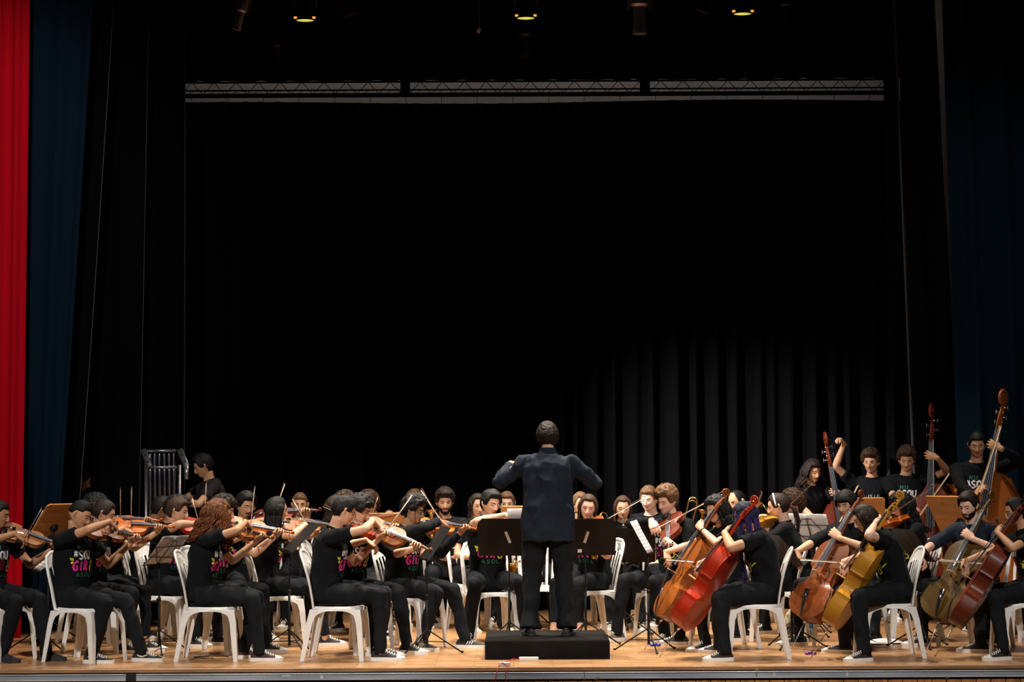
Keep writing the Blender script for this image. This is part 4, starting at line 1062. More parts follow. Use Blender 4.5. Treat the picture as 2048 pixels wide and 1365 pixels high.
def stand(x, y, h, kind, label, H=1.02, tilt=32, rot=20, plabel=None, pages=2, seed=0, z=0, rad=.30, w=1.0, stick=None):
    """h: the way the desk faces (0 = its front turned to the hall)"""
    M = place(x, y, z, h); r = empty('music_stand', M, label, 'music stand', 'music stands among the players'); stand_base(r, H, rot, rad)
    D = Matrix.Translation((0, -.01, H)) @ Matrix.Rotation(R(90 - tilt), 4, 'X')      # desk plane: x across, y up, z towards the reader (-Y)
    D2 = D @ Matrix.Translation((0, -.02, 0))
    if kind == 'wire':
        mb = MB(); b = .0032
        for a, c in (((-.24, 0, 0), (.24, 0, 0)), ((-.24, .06, 0), (.24, .10, 0)), ((-.24, 0, 0), (-.05, .26, 0)), ((.24, 0, 0), (.05, .26, 0)), ((0, 0, 0), (0, .27, 0)), ((-.05, .26, 0), (.05, .26, 0)), ((0, .0, 0), (-.22, .20, 0)), ((0, 0, 0), (.22, .20, 0)), ((-.24, .20, 0), (.24, .20, 0))):
            mb.tube([D2 @ V(a), D2 @ V(c)], (.0045, .0015), 6, up=(D2.to_3x3() @ V((0, 0, 1))))
        for sx in (-1, 1): mb.tube([D2 @ V((sx * .16, 0, 0)), D2 @ V((sx * .16, -.004, .03)), D2 @ V((sx * .16, .02, .034))], .003, 6)
        mb.build('desk', stand_m, r)
    elif kind == 'sheet':                                 # folding stand fully covered by a flexible black desk
        mb = MB()
        for a in range(3):
            mb.box((-.24 + .16 * a, 0, -.004), (-.085 + .16 * a, .33, .0), M=D2)
        mb.box((-.25, -.008, -.006), (.25, .004, .045), M=D2); mb.build('desk', stand_m, r, smooth=False, bevel=.002)
    elif kind == 'black':                                 # solid desk with rounded top corners
        mb = MB(); W_, Hh = .27 * w, .345
        poly = [(-W_, 0), (W_, 0), (W_ * 1.0, Hh * .75), (W_ * .95, Hh * .9), (W_ * .80, Hh), (-W_ * .80, Hh), (-W_ * .95, Hh * .9), (-W_, Hh * .75)]
        mb.prism(poly, -.012, -.009, M=D2); mb.box((-W_, -.004, -.012), (W_, .002, .05), M=D2)
        d_ = mb.build('desk', stand_desk, r, smooth=False, bevel=.002)
        if stick:
            mb = MB(); Ms = D2 @ Matrix.Translation((0, .17, -.0125)) @ Matrix.Rotation(R(stick[0]), 4, 'Z'); mb.box((-.0125, -.055, -.001), (.0125, .055, 0), M=Ms)
            for k in range(9): mb.box((-.006 + .002 * (k % 2), -.045 + k * .01, -.0014), (.006, -.041 + k * .01, -.001), 1, M=Ms)
            mb.build('inventory_sticker', [mat_c('aged_label', (.55, .47, .36), .7), print_m], d_, smooth=False)
            if len(stick) > 1:
                mb = MB(); mb.box((-.018 + stick[1], .025, -.0135), (.018 + stick[1], .055, -.0125), M=D2); 
                for k in range(3): mb.box((stick[1] - .010 + k * .008, .034, -.0139), (stick[1] - .005 + k * .008, .046, -.0135), 1, M=D2)
                mb.build('paper_label', [paper_m, print_m], d_, smooth=False)
    else:                                                 # wooden orchestra desk
        mb = MB(); W_, Hh = .31 * w, .40
        poly = [(-W_ + .012, 0), (W_ - .012, 0), (W_, .015), (W_, Hh - .02), (W_ - .02, Hh), (-W_ + .02, Hh), (-W_, Hh - .02), (-W_, .015)]
        mb.prism(poly, -.016, 0, M=D2); mb.box((-W_ * 1.0, -.012, -.016), (W_ * 1.0, .002, .075), M=D2); mb.build('desk', wood_desk, r, smooth=False, bevel=.003)
        mb = MB(); mb.tube([D2 @ V((0, .12, -.016)), D2 @ V((0, .12, -.045))], [.042, .026], 14); mb.tube([D2 @ V((0, .12, -.03)), V((0, .03, H - .05)), V((0, 0, H - .10))], .014, 8); mb.ball(D2 @ V((.03, .13, -.04)), .014); mb.build('tilt_bracket', stand_m, r)
        mb = MB(); mb.tube([D2 @ V((.11 + .020 * math.cos(a), .325 + .013 * math.sin(a), -.0165)) for a in [2 * math.pi * i / 14 for i in range(14)]], (.0016, .0006), 4, close=True, caps=False)
        mb.tube([D2 @ V((.10 + .004 * k, .325 + .004 * (k % 2), -.0166)) for k in range(6)], .001, 4); mb.build('burnt_mark', mat_c('burnt_wood', (.10, .035, .01), .6), r)
    if pages:
        o = sheets(paper_m, 'sheet_music', None, Matrix(), pages=pages, seed=seed, curl=.014); o.matrix_world = M @ D2 @ Matrix.Translation((0, .006 if kind != 'wood' else .004, .001))
        tag(o, plabel or 'sheet music on the ' + label.split(',')[0], 'sheet music', 'sheet music on the stands')
    return r
def mat_c(name, col, rough=.5, **k): return cached(name, lambda: mat(name, col, rough, **k))
# ------------------------------------------------------------ the stage
def floor_mat():
    m, t, b = nodes('stage_parquet'); N = t.nodes; K = t.links
    tc = N.new('ShaderNodeTexCoord'); br = N.new('ShaderNodeTexBrick'); br.inputs['Scale'].default_value = 1; br.offset = .5
    br.inputs['Brick Width'].default_value = .62; br.inputs['Row Height'].default_value = .085; br.inputs['Mortar Size'].default_value = .0022; br.inputs['Mortar Smooth'].default_value = .2; br.inputs['Bias'].default_value = 0
    br.inputs['Color1'].default_value = (.54, .31, .145, 1); br.inputs['Color2'].default_value = (.42, .225, .10, 1); br.inputs['Mortar'].default_value = (.12, .06, .03, 1)
    mp = N.new('ShaderNodeMapping'); mp.inputs['Scale'].default_value = (1.2, 22, 1); nz = N.new('ShaderNodeTexNoise'); nz.inputs['Scale'].default_value = 2.2; nz.inputs['Detail'].default_value = 6
    K.new(tc.outputs['Object'], br.inputs['Vector']); K.new(tc.outputs['Object'], mp.inputs[0]); K.new(mp.outputs[0], nz.inputs['Vector'])
    rp = N.new('ShaderNodeValToRGB'); rp.color_ramp.elements[0].position = .3; rp.color_ramp.elements[0].color = (.62, .58, .55, 1); rp.color_ramp.elements[1].position = .7; rp.color_ramp.elements[1].color = (1.15, 1.12, 1.1, 1)
    mx = N.new('ShaderNodeMix'); mx.data_type = 'RGBA'; mx.blend_type = 'MULTIPLY'; mx.inputs['Factor'].default_value = 1
    K.new(nz.outputs['Fac'], rp.inputs[0]); K.new(br.outputs['Color'], mx.inputs[6]); K.new(rp.outputs[0], mx.inputs[7]); K.new(mx.outputs[2], b.inputs['Base Color'])
    n2 = N.new('ShaderNodeTexNoise'); n2.inputs['Scale'].default_value = 3; mr = N.new('ShaderNodeMapRange'); mr.inputs['To Min'].default_value = .22; mr.inputs['To Max'].default_value = .42
    K.new(tc.outputs['Object'], n2.inputs['Vector']); K.new(n2.outputs['Fac'], mr.inputs[0]); K.new(mr.outputs[0], b.inputs['Roughness'])
    bp = N.new('ShaderNodeBump'); bp.inputs['Strength'].default_value = .25; bp.inputs['Distance'].default_value = .002; K.new(br.outputs['Fac'], bp.inputs['Height']); bp.invert = True; K.new(bp.outputs[0], b.inputs['Normal'])
    return m
W0, W1 = -6.4, 6.4
mb = MB(); mb.box((W0, -.1, -.03), (W1, 8, 0)); struct(mb, 'floor', floor_mat())
mb = MB()
nose = mat('stage_edge_wood', (.34, .17, .075), .35, var=.3, vscale=5, stretch=(.6, 8, 8))
mb.box((W0, -.135, -.030), (W1, -.1, .001)); struct(mb, 'trim_1', nose, bevel=.004)
mb = MB(); mb.box((W0, -.09, -.05), (W1, -.02, -.031)); struct(mb, 'trim_2', mat('dark_gap', (.01, .008, .006), .9))
alu = mat('grey_aluminium_rail', (.40, .42, .47), .5, .15, var=.25, vscale=2, stretch=(1, 10, 10))
for i, (a, b_) in enumerate([(W0, -3.02), (-2.94, .55), (.553, W1)]):
    mb = MB(); mb.box((a, -.162, -.090), (b_, -.135, -.038)); mb.box((a, -.168, -.046), (b_, -.162, -.038)); mb.box((a, -.168, -.090), (b_, -.162, -.082)); struct(mb, 'trim_%d' % (3 + i), alu, bevel=.002)
mb = MB(); mb.box((-3.02, -.162, -.092), (-2.94, -.13, -.036)); struct(mb, 'trim_6', mat('black_joint', (.01, .01, .01), .5))
boards = mat('stage_front_boards', (.46, .19, .06), .5, var=.4, vscale=4, stretch=(8, 8, .6))
mb = MB(); xx = W0; rnd = random.Random(4)
while xx < W1: w = .115; mb.box((xx + .003, -.145, -.9), (xx + w - .003, -.12, -.084)); xx += w
struct(mb, 'wall_front', boards)
mb = MB(); mb.box((W0, -.12, -.9), (W1, -.02, -.05)); struct(mb, 'wall_front_backing', mat('dark_gap2', (.03, .015, .008), .9))
tie = mat('yellow_tie', (.45, .42, .08), .6)
for i, (px, py, pts) in enumerate([(1508, 1343, [(0, 0), (.006, .02), (.0, .035), (-.012, .03), (-.004, .0), (-.002, -.03)]), (1190, 1357, [(-.02, .0), (-.01, .02), (.0, .0), (.02, .015), (.0, .03), (-.01, .012), (-.016, -.02)]), (1885, 1352, [(0, .02), (-.01, 0), (0, -.012), (.012, 0), (.008, .016)])]):
    mb = MB(); x0 = X(px, -.17); z0 = Z(py + (px - 1024) * .0049, -.17); mb.tube([(x0 + a, -.172, z0 + b_) for a, b_ in pts], .0022, 5)
    tag(mb.build('plastic_tie', tie), ['yellow plastic tie looped over the grey stage rail right of centre', 'crumpled yellow tie on the stage front boards below the podium', 'yellow tie under the grey rail near the right end'][i], 'tie')
tape = mat('worn_tape', (.55, .55, .52), .7)
for i, px in enumerate((572, 642, 1542, 1687)):
    mb = MB(); x0 = X(px, -.17); mb.box((x0 - (.035 if i == 0 else .010), -.1632, -.080 if i else -.062), (x0 + (.035 if i == 0 else .012), -.162, -.05)); 
    tag(mb.build('tape_strip', tape, smooth=False), ['long pale tape scrap on the grey rail left of centre', 'short pale tape stuck on rail below the third front chair', 'small square of tape on rail below braided cellist', 'tiny tape scrap on the rail below the golden cello'][i], 'tape')

mb = MB(); mb.box((W0 - .2, -.2, -.1), (W0, 8, 9)); struct(mb, 'wall_left', mat('black_wall', (.004, .004, .005), .9))
mb = MB(); mb.box((W1, -.2, -.1), (W1 + .2, 8, 9)); struct(mb, 'wall_right', mat_c('black_wall2', (.004, .004, .005), .9))
mb = MB(); mb.box((W0, -.2, 8.6), (W1, 8, 8.8)); struct(mb, 'ceiling', mat_c('black_wall3', (.003, .003, .003), .9))
mb = MB(); mb.box((W0, 7.4, -.1), (W1, 7.6, 9)); struct(mb, 'wall_back', mat_c('pale_plaster', (.33, .29, .27), .9, var=.12, vscale=2))

def cloth_m(name, col, rough=.85, sheen=.0, spec=.3): return mat(name, col, rough, bump=.15, bscale=160, spec=spec, sheen=sheen)
blackv = cloth_m('black_velour', (.0026, .0025, .0028), 1, 0, .06); redv = cloth_m('red_velvet', (.50, .002, .012), .9, .0, .08); bluev = cloth_m('deep_blue_velour', (.0028, .0125, .026), .9, 0, .1)
def drape(x0, x1, y, z0, z1, m, label, seed=0, fold=.16, amp=.05, top=None, name='curtain', cat='curtain', nz=14, flat=0, dyf=None, hem=None):
    """hanging cloth with folds; top = (x0, x1) at the upper edge when it hangs askew"""
    mb = MB(); rnd = random.Random(seed); n = int((x1 - x0) / .022); tx0, tx1 = top or (x0, x1); vs = []; fs = []
    ph = []; p = 0; us = []
    for i in range(n + 1):
        u = i / n; us.append(u); p += (.022 / fold) * 2 * math.pi * (1 + .85 * noise.noise(V((u * (x1 - x0) * 2.9, seed, 0)))); ph.append(p)
    for j in range(nz + 1):
        v = j / nz; z = z0 + (z1 - z0) * v
        for i in range(n + 1):
            u = us[i]; e = v ** .9
            xa = (x0 + (x1 - x0) * u) * (1 - e) + (tx0 + (tx1 - tx0) * u) * e
            q = math.sin(ph[i] + .5 * noise.noise(V((u * 5, v * 1.5, seed)))); a = amp * (.7 + .9 * noise.noise(V((u * (x1 - x0) * 2.1, seed + 7, v * .6)))) * (1 - flat * v ** 5)
            # rounded folds with narrow valleys
            f_ = 1 - 2 * ((1 - q) / 2) ** 2.6
            yy = y + a * f_ + (dyf(u, v) if dyf else 0)
            vs.append(V((xa + a * .35 * math.cos(ph[i] * .5), yy, z + (.015 * math.sin(u * 9 + seed) if j == nz else 0))))
    for j in range(nz):
        for i in range(n): k = j * (n + 1) + i; fs.append((k, k + 1, k + n + 2, k + n + 1))
    mb.add(vs, fs); o = mb.build(name, m); s_ = o.modifiers.new('t', 'SOLIDIFY'); s_.thickness = .004
    for e_, w_ in (hem or []):  # grey strips: light catching the cloth edges, put into colour
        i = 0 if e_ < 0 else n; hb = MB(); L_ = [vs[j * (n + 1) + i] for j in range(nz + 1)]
        hb.rings([[p + V((-w_, -.012, 0)), p + V((w_, -.012, 0)), p + V((w_, -.006, 0)), p + V((-w_, -.006, 0))] for p in L_]); hb.build('hem', mat_c('grey_lit_edge', (.085, .082, .085), .9), o, smooth=False)
    return tag(o, label, cat)
# backdrop and its borders
drape(X(350, 6.3), X(1815, 6.3), 6.3, .0, 5.44, blackv, 'full-height black velour backdrop hanging across the rear of the stage', 1, .21, .075, name='backdrop', cat='backdrop', nz=24, flat=.8)
drape(X(300, 5.5), X(1850, 5.5), 5.5, 5.545, 8.5, blackv, 'black border curtain above the lattice truss', 2, .3, .03, name='border_curtain', cat='border curtain', nz=4)
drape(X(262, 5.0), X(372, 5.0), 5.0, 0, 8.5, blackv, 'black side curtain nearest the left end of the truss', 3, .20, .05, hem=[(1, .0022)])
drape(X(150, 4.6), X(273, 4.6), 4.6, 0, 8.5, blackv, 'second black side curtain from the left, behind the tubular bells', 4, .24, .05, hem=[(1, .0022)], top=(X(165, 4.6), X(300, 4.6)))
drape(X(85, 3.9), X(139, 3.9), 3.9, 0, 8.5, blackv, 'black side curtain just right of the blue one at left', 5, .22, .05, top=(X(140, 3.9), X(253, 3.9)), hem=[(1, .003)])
drape(X(1777, 5.0), X(1826, 5.0), 5.0, 0, 8.5, blackv, 'black side curtain with a lit fold painted grey at the right end of the truss', 6, .13, .07, top=(X(1772, 5), X(1782, 5)), hem=[(1, .012)])
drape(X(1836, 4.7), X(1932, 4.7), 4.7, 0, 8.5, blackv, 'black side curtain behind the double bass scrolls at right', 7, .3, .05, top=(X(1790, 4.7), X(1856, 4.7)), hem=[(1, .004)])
drape(X(1918, 4.0), X(2200, 4.0), 4.0, 0, 8.5, bluev, 'dark blue curtain at right behind the tallest bass player', 8, .3, .06, top=(X(1885, 4), X(2180, 4)))
drape(X(20, 3.4), X(108, 3.4), 3.4, 0, 8.5, bluev, 'dark blue curtain beside the red one at left', 9, .14, .05, top=(X(20, 3.4), X(215, 3.4)))
drape(X(-160, 2.9), X(43, 2.9), 2.9, 0, 8.5, redv, 'bright red velvet curtain at the left edge', 10, .14, .045, top=(X(-160, 2.9), X(58, 2.9)))
drape(X(2200, 2.9), X(2380, 2.9), 2.9, 0, 8.5, redv, 'red velvet curtain just showing at the top right corner', 11, .14, .045, top=(X(2004, 2.9), X(2260, 2.9)))
# pale strip lit by an added, unseen light behind the border, and the lattice truss in front of it
def area(name, loc, tgt, p, sx, sy, col=(1, .93, .86)):
    l = bpy.data.lights.new(name, 'AREA'); l.shape = 'RECTANGLE'; l.size = sx; l.size_y = sy; l.energy = p; l.color = col; o = bpy.data.objects.new(name, l); C.objects.link(o); o.location = loc; o.rotation_euler = (V(tgt) - V(loc)).to_track_quat('-Z', 'Y').to_euler()
area('added_wall_fill', (0, 6.9, 7.0), (0, 7.4, 5.6), 27, 8, .2)
truss_m = mat('dark_steel', (.008, .007, .007), .9, spec=.08)
yT = 5.85
for i, (a, b_) in enumerate([(360, 803), (820, 1285), (1303, 1800)]):
    mb = MB(); xa, xb = X(a, yT), X(b_, yT); zt, zb = 5.590, 5.462
    for z in (zt, zb): mb.tube([(xa, yT, z), (xb, yT, z)], .011, 8)
    mb.tube([(xa, yT + .14, (zt + zb) / 2), (xb, yT + .14, (zt + zb) / 2)], .009, 8)
    n = max(1, round((xb - xa) / .118)); 
    for k in range(n): x0 = xa + (xb - xa) * k / n; x1 = xa + (xb - xa) * (k + 1) / n; mb.tube([(x0, yT, zb if k % 2 == 0 else zt), (x1, yT, zt if k % 2 == 0 else zb)], .0042, 5)
    for k in range(0, n, 2): x0 = xa + (xb - xa) * (k + .5) / n; mb.tube([(x0, yT, zb), (x0 + .07, yT + .14, (zt + zb) / 2)], .003, 4)
    mb.box((xa - .01, yT - .02, zb - .02), (xa + .005, yT + .03, zt + .02)); mb.box((xb - .005, yT - .02, zb - .02), (xb + .01, yT + .03, zt + .02))
    tag(mb.build('lattice_truss', truss_m), ['left', 'middle', 'right'][i] + ' section of the dark lattice truss near the ceiling', 'truss')
mb = MB(); mb.tube([(X(350, 6.1), 6.1, 5.482), (X(1800, 6.1), 6.1, 5.482)], .018, 8)
for k in range(20): x0 = X(380 + 72 * k, 6.1); mb.tube([(x0, 6.1, 5.48), (x0, 6.25, 5.42)], .003, 4)
tag(mb.build('curtain_pipe', truss_m), 'long dark pipe carrying the backdrop under the truss', 'pipe')
for i, px in enumerate((811, 1294)):
    mb = MB(); x = X(px, 5.8); mb.box((x - .035, 5.78, 5.46), (x + .035, 5.86, 5.64)); mb.box((x - .05, 5.77, 5.46), (x + .05, 5.87, 5.49)); mb.tube([(x, 5.82, 5.6), (x, 5.82, 8.6)], .02, 8)
    tag(mb.build('truss_bracket', truss_m), ['black bracket between left and middle truss sections', 'black bracket between middle and right truss sections'][i], 'bracket')
# lamps under the rig
lens_on = mat('glowing_yellow_gel', (.75, .72, .12), .4, emit=.75); glint_o = mat('glowing_orange_glint', (1, .38, .05), .4, emit=1.1); can_m = mat('black_lamp_housing', (.02, .012, .010), .5, .3)
def par(px, zz, y, label):
    r = empty('stage_lamp', place(X(px, y), y, zz), label, 'stage lamp', 'round stage lamps pointing down'); Rr = .082
    mb = MB(); mb.lathe([(Rr * .55, .34), (Rr * .75, .33), (Rr * 1.0, .22), (Rr * 1.03, .02), (Rr * 1.1, .015), (Rr * 1.1, 0), (Rr * 1.02, 0), (Rr * .98, .02), (Rr * .7, .24), (.001, .25)], n=24); mb.build('housing', can_m, r, sharp=40)
    mb = MB(); mb.lathe([(.001, .008), (Rr * .98, .008), (Rr * .98, .016), (.001, .016)], n=24); mb.build('lens', lens_on, r)
    mb = MB(); 
    for sx in (-1, 1): mb.box((sx * Rr * 1.02 - .014, -Rr * .62, .012), (sx * Rr * 1.02 + .014, -Rr * .62 + .01, .030))
    mb.build('orange_glint', glint_o, r, smooth=False)  # glowing orange boxes stand in for reflections at the lamp mouth
    mb = MB(); mb.tube([(-Rr * 1.2, 0, .12), (-Rr * 1.2, 0, .45), (0, 0, .52), (Rr * 1.2, 0, .45), (Rr * 1.2, 0, .12)], (.012, .003), 6, up=(0, 1, 0)); mb.tube([(0, 0, .5), (0, 0, .62)], .02, 8); mb.build('yoke', can_m, r)
for px, zz, l in ((610, 5.60, 'leftmost of the glowing yellow stage lamps at the top'), (1055, 5.61, 'glowing greenish stage lamp at the top above the conductor'), (1492, 5.64, 'rightmost of the glowing yellow stage lamps at the top')): par(px, zz, 2.5, l)
mb = MB(); mb.tube([(W0, 4.2, 6.62), (W1, 4.2, 6.62)], .025, 8); tag(mb.build('lighting_pipe', truss_m), 'dark pipe farther back in the rig above the border', 'pipe')
mb = MB(); mb.tube([(W0, 2.5, 6.22), (W1, 2.5, 6.22)], .025, 8); tag(mb.build('lighting_pipe', truss_m), 'dark pipe that the round stage lamps hang from', 'pipe')
dim = mat('dull_silver_housing', (.42, .38, .38), .4, .6)
def profile(px, py, y, tilt, m, label, k=1.0, hue=None):
    x = X(px, y); z = Z(py, y) * 1.003 + .03
    r = empty('profile_spotlight', Matrix.Translation((x, y, z)) @ Matrix.Rotation(R(tilt), 4, 'Y') @ Matrix.Scale(k, 4), label, 'spotlight', 'unlit spotlights in the rig')
    mb = MB(); mb.lathe([(.05, 0), (.058, 0), (.058, .03), (.050, .035), (.048, .22), (.075, .24), (.078, .38), (.05, .42), (.001, .42)], n=18); mb.build('barrel', m, r, sharp=40)
    mb = MB(); mb.tube([(-.09, 0, .2), (-.09, 0, .5), (.09, 0, .5), (.09, 0, .2)], (.012, .003), 6, up=(0, 1, 0)); mb.build('bracket', truss_m if m is not dim else dim, r, smooth=False)
    mb = MB(); hz = ((6.22 if y < 3 else 6.6) - z) / k / math.cos(R(tilt)); mb.tube([(0, 0, .42), (0, 0, hz)], .012, 8); mb.build('hanging_rod', truss_m, r)
profile(1284, 74, 2.3, 0, dim, 'silver spotlight hanging at top, right of centre', 1.1)
profile(471, 62, 2.4, 14, dim, 'tilted silver spotlight high at upper left', .75)
profile(1053, 118, 4.2, 0, can_m, 'dark spotlight hanging below the middle yellow lamp', .9)
profile(548, 138, 4.2, 4, can_m, 'dark spotlight left of the leftmost yellow lamp', .9)
profile(700, 34, 2.2, -20, can_m, 'dark spotlight leaning left beside the leftmost yellow lamp', 1.1)
profile(1412, 30, 2.2, 18, can_m, 'dark spotlight leaning right beside the rightmost yellow lamp', 1.1)
profile(1580, 60, 4.2, 0, can_m, 'dark spotlight farthest right under the rig', .9)
mb = MB(); x = X(960, 4.2); z = Z(60, 4.2) + .02; Mt = Matrix.Translation((x, 4.2, z)) @ Matrix.Rotation(R(25), 4, 'Y'); mb.box((-.016, -.01, -.022), (.016, .01, .022), M=Mt); mb.tube([Mt @ V((0, 0, .02)), (x, 4.2, z + 1.5)], .002, 4)
tag(mb.build('safety_tag', paper_m, smooth=False), 'small white tag hanging on a wire in the dark rig', 'tag')

# podium
pod = mat('black_carpet', (.010, .009, .009), .95, spec=.1, bump=.5, bscale=220, var=.25, vscale=6)
mb = MB(); rs = []; x0, x1, y0, y1 = X(967, .53), X(1216, .53), .53, 1.58
def rr_(g, z, c=.02):
    pts = []
    for cx, cy, a0 in ((x1 - c, y0 + c, -90), (x1 - c, y1 - c, 0), (x0 + c, y1 - c, 90), (x0 + c, y0 + c, 180)):
        for i in range(5): a = R(a0 + i * 22.5); pts.append(V((cx + (c - g) * math.cos(a), cy + (c - g) * math.sin(a), z)))
    return pts
rs = [rr_(0, 0), rr_(0, .138), rr_(.004, .149), rr_(.012, .155)]; mb.rings(rs); tag(mb.build('podium', pod, sharp=60), 'low black carpeted box the conductor stands on', 'podium')
mb = MB(); xs = X(1035, .42); mb.box((xs, .36, 0), (xs + .155, .42, .032)); strip = tag(mb.build('power_strip', shoe_white, smooth=False, bevel=.004), 'white power strip on the floor against the podium', 'power strip')
mb = MB(); ax = X(1006, -.1); Mt = Matrix.Translation((ax, -.075, .018)) @ Matrix.Rotation(R(-34), 4, 'Z') ; mb.box((-.045, -.022, -.018), (.045, .022, .016), M=Mt); ad = mb.build('plug_adapter', shoe_white, smooth=False, bevel=.004); tag(ad, 'white plug adapter lying at the stage edge below the podium', 'adapter')
redc = mat('red_wire', (.6, .02, .015), .5)
mb = MB(); mb.tube([(xs, .39, .016), (xs - .05, .36, .02), (xs - .11, .2, .008), (ax + .02, .04, .006), (ax + .03, -.05, .02)], .0035, 6); tag(mb.build('cable', redc), 'red wire from the power strip to the white adapter', 'cable')
mb = MB(); mb.tube([(ax - .04, -.08, .015), (ax - .055, -.145, .004), (ax - .06, -.176, -.04), (ax - .09, -.176, -.16)], .003, 6); mb.tube([(ax - .02, -.09, .035), (ax + .03, -.14, .015), (ax + .01, -.176, -.03), (ax + .005, -.176, -.16)], .003, 6); tag(mb.build('cable', redc), 'pair of red wires hanging over the grey rail', 'cable')
# ------------------------------------------------------------ the orchestra
def ch(px, y, h, who, off=.10, z=0, dh=0):
    x = X(px, y); d = V((math.sin(R(h)), -math.cos(R(h)))); chair(x + d.x * off, y + d.y * off, h + dh, 'white plastic chair under the ' + who)
VI = {'orange': 'bright orange', 'red': 'red-brown', 'brown': 'brown', 'tan': 'light brown', 'yellow': 'golden yellow', 'olive': 'olive brown', 'darkred': 'dark red', 'amber': 'amber', 'light': 'pale brown', 'redorange': 'glossy red'}
def vio(px, y, h, who, label, col, kind='violin', dh=0, **k):
    keys = ('va', 'vd', 'roll', 'frog', 'bowtilt', 'wrist', 'off'); kw = {q: k.pop(q) for q in keys if q in k}
    P = dict(pose='sit', tone='tan', hair='short', hc='black', head=(18, 14, 6)); P.update(k)
    ch(px, y, h, who, off=k.pop('co', .10), dh=dh)
    return violinist(P, X(px, y), y, h, col, label, '%s %s under the chin of the %s' % (VI[col], kind, who), 'bow in the hand of the ' + who, kind=kind, **kw)
def cel(px, y, h, who, label, col, **k):
    keys = ('E', 'top', 'spin', 'frog', 'pin', 'nh', 'bowup', 'wf'); kw = {q: k.pop(q) for q in keys if q in k}
    P = dict(pose='sit', tone='fair', hair='short', hc='black', head=(0, 14, 0)); P.update(k)
    ch(px, y, h, who, off=.10)
    return cellist(P, X(px, y), y, h, col, label, '%s cello held between the knees of the %s' % (VI[col], who), 'cello bow in the hand of the ' + who, **kw)
# --- front row, violins at left
vio(-22, .80, 58, 'man cut by the left edge', 'man in black, cut by the left edge, playing a pale violin', 'light', tone='brown', hair='fade', hc='black', head=(26, 12, 4), va=38, vd=18, roll=36, frog=.22, bowtilt=-14, legL=(10, -.50, 8), legR=(6, -.30, 4), shoe='sneaker', lean=4)
vio(146, .64, 62, 'boy with faded hair', 'boy with faded black hair bowing a violin in the leftmost whole chair', 'brown', tone='tan', hair='fade', hc='black', brow='black', head=(14, 24, 6), va=60, vd=12, roll=30, frog=.10, bowtilt=-20, co=.15, lean=0, hunch=14, legL=(14, -.56, 14), legR=(4, -.30, -10), shoe='skate')
vio(184, 1.50, 76, 'woman with tied curls and thin glasses', 'woman with tied-back curls, earring and thin glasses playing an orange violin', 'orange', f=1, tone='tan', hair='pony', hc='dark', hl=.16, glasses='thin', head=(14, 22, 4), va=24, vd=2, roll=36, frog=.18, bowtilt=-4, lean=4, hunch=14, crop=.10, shoe='canvas', legL=(8, -.44, 4), legR=(4, -.36, 8), leg=.95, s=.99)
vio(168, 2.55, 80, 'dark-haired violinist behind the boy with faded hair', 'black-haired violinist mostly hidden behind the boy with faded hair', 'orange', tone='brown', hair='curlytop', hc='black', head=(8, 10, 4), va=20, vd=0, roll=30, frog=.2, bowtilt=-2, lean=4)
vio(284, 3.25, 96, 'farther of two dark heads below the bells', 'farther dark-haired violinist under the tubular bells, turned right', 'brown', tone='dark', hair='neat', hc='black', head=(6, 22, 0), va=14, vd=4, frog=.3, lean=10, hunch=18)
vio(312, 2.75, 96, 'nearer of two dark heads below the bells', 'nearer dark-haired violinist under the tubular bells, ear showing', 'amber', tone='brown', hair='curlytop', hc='black', head=(2, 20, 0), va=14, vd=6, frog=.3, lean=10, hunch=18)
vio(326, 2.15, 66, 'boy with brushed-up brown hair', 'boy with short brushed-up brown hair playing a red violin, arm stretched', 'redorange', tone='fair', hair='neat', hc='brown', head=(16, 10, 4), va=34, vd=6, roll=34, frog=.12, lean=8, hunch=14, elb=.25, legL=(6, -.50, 6), legR=(6, -.40, 6))
vio(402, .64, 88, 'girl with long copper curls', 'girl with long copper-brown curls in the second front chair', 'amber', f=1, tone='tan', hair='longcurly', hc='ginger', hl=.20, vol=.055, veil=1, head=(18, 16, 6), va=46, vd=10, roll=26, frog=.12, bowtilt=-14, lean=6, hunch=14, shoe='wine', legL=(6, -.34, 2), legR=(5, -.50, 3), s=1.0, sp=1)
vio(416, 1.35, 66, 'curly-haired violinist behind the copper curls', 'dark curly-haired violinist right behind the girl with copper curls', 'orange', tone='fair', hair='curly', hc='dark', head=(18, 14, 4), va=32, vd=8, roll=44, frog=.24, bowtilt=-4, lean=7, hunch=14, legL=(10, -.48, 6), legR=(8, -.42, 6), s=1.03)
vio(486, 2.85, 18, 'man with moustache and glasses', 'round-faced man with swept hair, moustache and thin glasses', 'darkred', 'viola', tone='tan', hair='swept', hc='black', glasses='thin', beard='goatee', fat=.7, head=(14, 16, 2), va=62, vd=-6, roll=30, frog=.25, lean=4, w=1.15, s=1.04)
vio(530, 1.95, 104, 'woman with long straight black hair', 'woman with long straight black hair seen from behind', 'tan', 'viola', f=1, tone='fair', hair='long', hc='black', hl=.24, head=(6, 8, 0), va=8, vd=6, roll=30, frog=.25, lean=4, bowtilt=-8, legL=(10, -.42, 8), legR=(8, -.50, 6), crop=.02)
vio(652, .64, 86, 'boy with neat black hair and spectacles', 'boy with neat black hair and spectacles in the third front chair', 'redorange', tone='fair', hair='neat', hc='black', brow='black', glasses='dark', head=(20, 24, 6), va=50, vd=12, roll=24, frog=.14, bowtilt=-10, lean=5, hunch=20, s=1.05, legL=(8, -.42, 4), legR=(6, -.46, 6))
